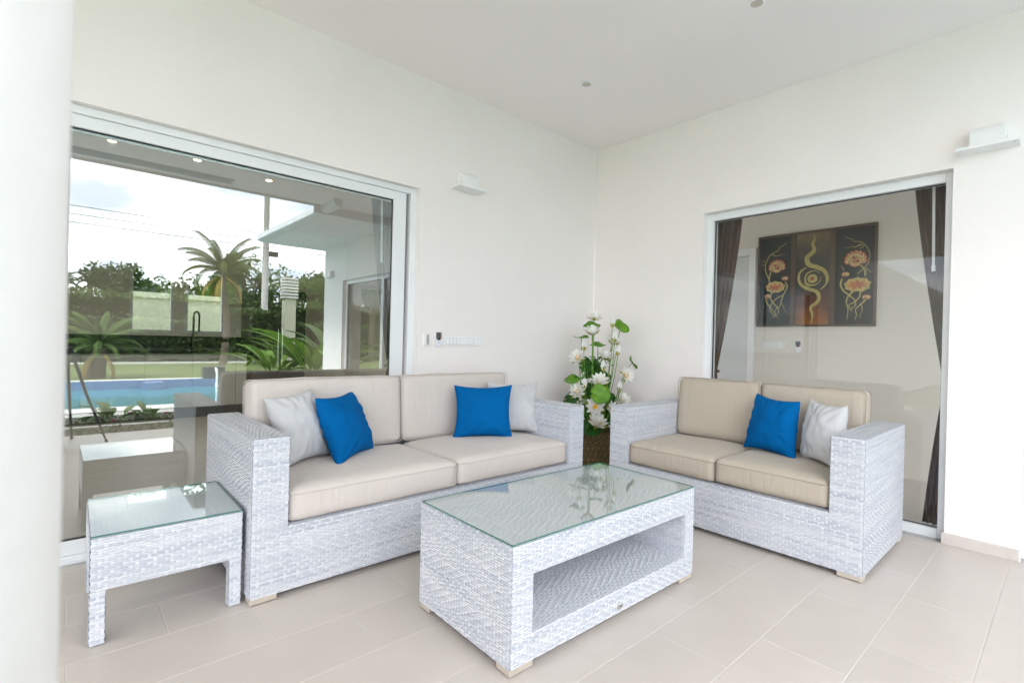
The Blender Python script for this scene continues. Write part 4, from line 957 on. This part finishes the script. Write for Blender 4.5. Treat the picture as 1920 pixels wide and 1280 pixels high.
for k in range(1500):
    x, y = GR.uniform(-8.5, -1.5), GR.choice((GR.uniform(-5.1, -4.4), GR.uniform(-4.15, -3.95))); leafquad(gc, Vector((x, y, GR.uniform(-.04, .05))), .03)
tag(gc.build('ground_cover', 'foliage4'), 'low green ground cover in the terrace flower bed', 'ground cover', kind='stuff')
for i, (x, y, z) in enumerate(((-3.42, -4.6, .16), (-3.05, -4.55, .14), (-2.8, -4.9, .2), (-3.6, -4.45, .1), (-2.6, -4.5, .13))):
    fl = empty('bedding_flower', (x, y, -.05), 0, 'small pink bedding flower on a short stem', 'flower', 'pink bedding flowers')
    MB().tube([(0, 0, 0), (.01, 0, z)], .004, 5).build('stem', 'stem', fl); mb = MB()
    for k in range(6): a = k*pi/3; petal_mesh(mb, Vector((.01, 0, z)), Vector((cos(a), sin(a), .35)).normalized(), Vector((-cos(a)*.35, -sin(a)*.35, 1)).normalized(), .042, .016, .3, .3)
    mb.build('bloom', 'pink', fl, smooth=True)
# utility pole with wires, gate pillar
up = empty('utility_pole', (2.62, -20.9, -.02), 0, 'tall concrete utility pole behind the hedge', 'utility pole')
MB().tube([(0, 0, 0), (0, 0, 9.5)], [.16, .10], 10).build('pole', 'concrete', up, smooth=True)
MB().box(.14, .5, -.12, .12, 4.75, 4.95).build('junction_box', 'dark_metal', up); MB().box(-.7, .7, -.05, .05, 8.6, 8.72).build('crossarm', 'dark_metal', up)
for z, nm in ((5.15, 'lower overhead cable sagging across the garden'), (5.45, 'upper overhead cable sagging across the garden'), (5.75, 'topmost overhead cable sagging across the garden')):
    w = MB().tube([(-30+i*2.5, -20.72, z-.0028*0+.35*((i-13)/13)**2-.1) for i in range(27)], .012, 5).build('overhead_cable', 'wire'); tag(w, nm, 'cable')
gpil = empty('gate_pillar', (2.95, -18.6, -.02), 0, 'pale slatted gate pillar in front of the utility pole', 'pillar')
box('shaft', (-.22, .22, -.2, .2, 0, 2.7), 'cream_wall', gpil)
for k in range(7): box('slat', (-.29, .29, -.26, .26, 2.72+k*.13, 2.72+k*.13+.09), 'coping', gpil, .01)
# behind the kitchen: garden wall and fan palms
bw = empty('garden_wall', (-2, 8.6, -.03), 0, 'cream rendered garden wall behind the kitchen windows', 'wall')
box('wall_panel', (-8, 8, 0, .15, 0, 1.86), 'cream_wall', bw); box('coping', (-8, 8, -.04, .19, 1.861, 1.96), 'cream_wall', bw)
def fan_palm(x, y, h, label):
    t = empty('fan_palm', (x, y, -.03), 0, label, 'fan palm')
    for k in range(9):
        a = GR.uniform(0, 6.28); e = GR.uniform(.8, 1.45); tip = Vector((cos(a)*cos(e), sin(a)*cos(e), sin(e)))*h*GR.uniform(.6, .95); tb = MB().tube([(0, 0, 0), tip*.55+Vector((0, 0, .08)), tip], .008, 5)
        s_ = tb.build('stalk', 'stem', t); mb = MB(); o = Vector((cos(a), sin(a), .35)).normalized(); sdv = Vector((-sin(a), cos(a), 0)); up_ = sdv.cross(o)*-1
        for q in range(13):
            b = (q-6)*.26; d = (o*cos(b)+sdv*sin(b)+Vector((0, 0, .15))).normalized(); w = (sdv*cos(b)-o*sin(b))*.016; l = .38*GR.uniform(.85, 1.1)
            mb.add([tip-w*.3, tip+w*.3, tip+d*l*.5+w, tip+d*l+Vector((0, 0, -.05)), tip+d*l*.5-w], [(0, 1, 2, 3, 4)])
        mb.build('fan', 'foliage3', s_)
fan_palm(-3.35, 7.3, 1.35, 'fan palm outside the first kitchen window'); fan_palm(-2.95, 7.5, 1.15, 'small fan palm between the kitchen windows'); fan_palm(-2.15, 7.4, 1.3, 'fan palm outside the second kitchen window'); fan_palm(-1.75, 7.2, 1.2, 'fan palm beyond the kitchen windows by the wall')

hedge(-12, 8, 10.2, 11.4, 3.3, 'foliage0', 'tall tangled hedge behind the cream garden wall', 9000)

for x, y, h, r, m_, l_ in ((-6.4, -29, 3.6, 1.7, 'foliage4', 'rounded mid green tree near the two distant coconut palms'), (-3.9, -26, 3.1, 1.5, 'foliage0', 'low dense tree in front of the dark spreading tree'), (1.9, -26.5, 3.9, 1.6, 'foliage3', 'fresh green tree just behind the tall hedge block'), (5.6, -24.5, 4.3, 1.8, 'foliage4', 'dense mid green tree beside the utility pole'), (9.2, -24, 4.8, 2.0, 'foliage0', 'dense tree behind the wing corner plants'), (-.6, -25, 2.9, 1.3, 'foliage4', 'small round tree between lawn and dark spreading tree'), (3.2, -23.5, 3.3, 1.3, 'foliage2', 'small dark tree at the foot of the utility pole')):
    tree(x, y, h, r, m_, l_, 2600, .11)

hedge(-15, 13, -23.4, -22.2, 2.75, 'foliage4', 'tall loose hedge row in front of the far trees', 9000)
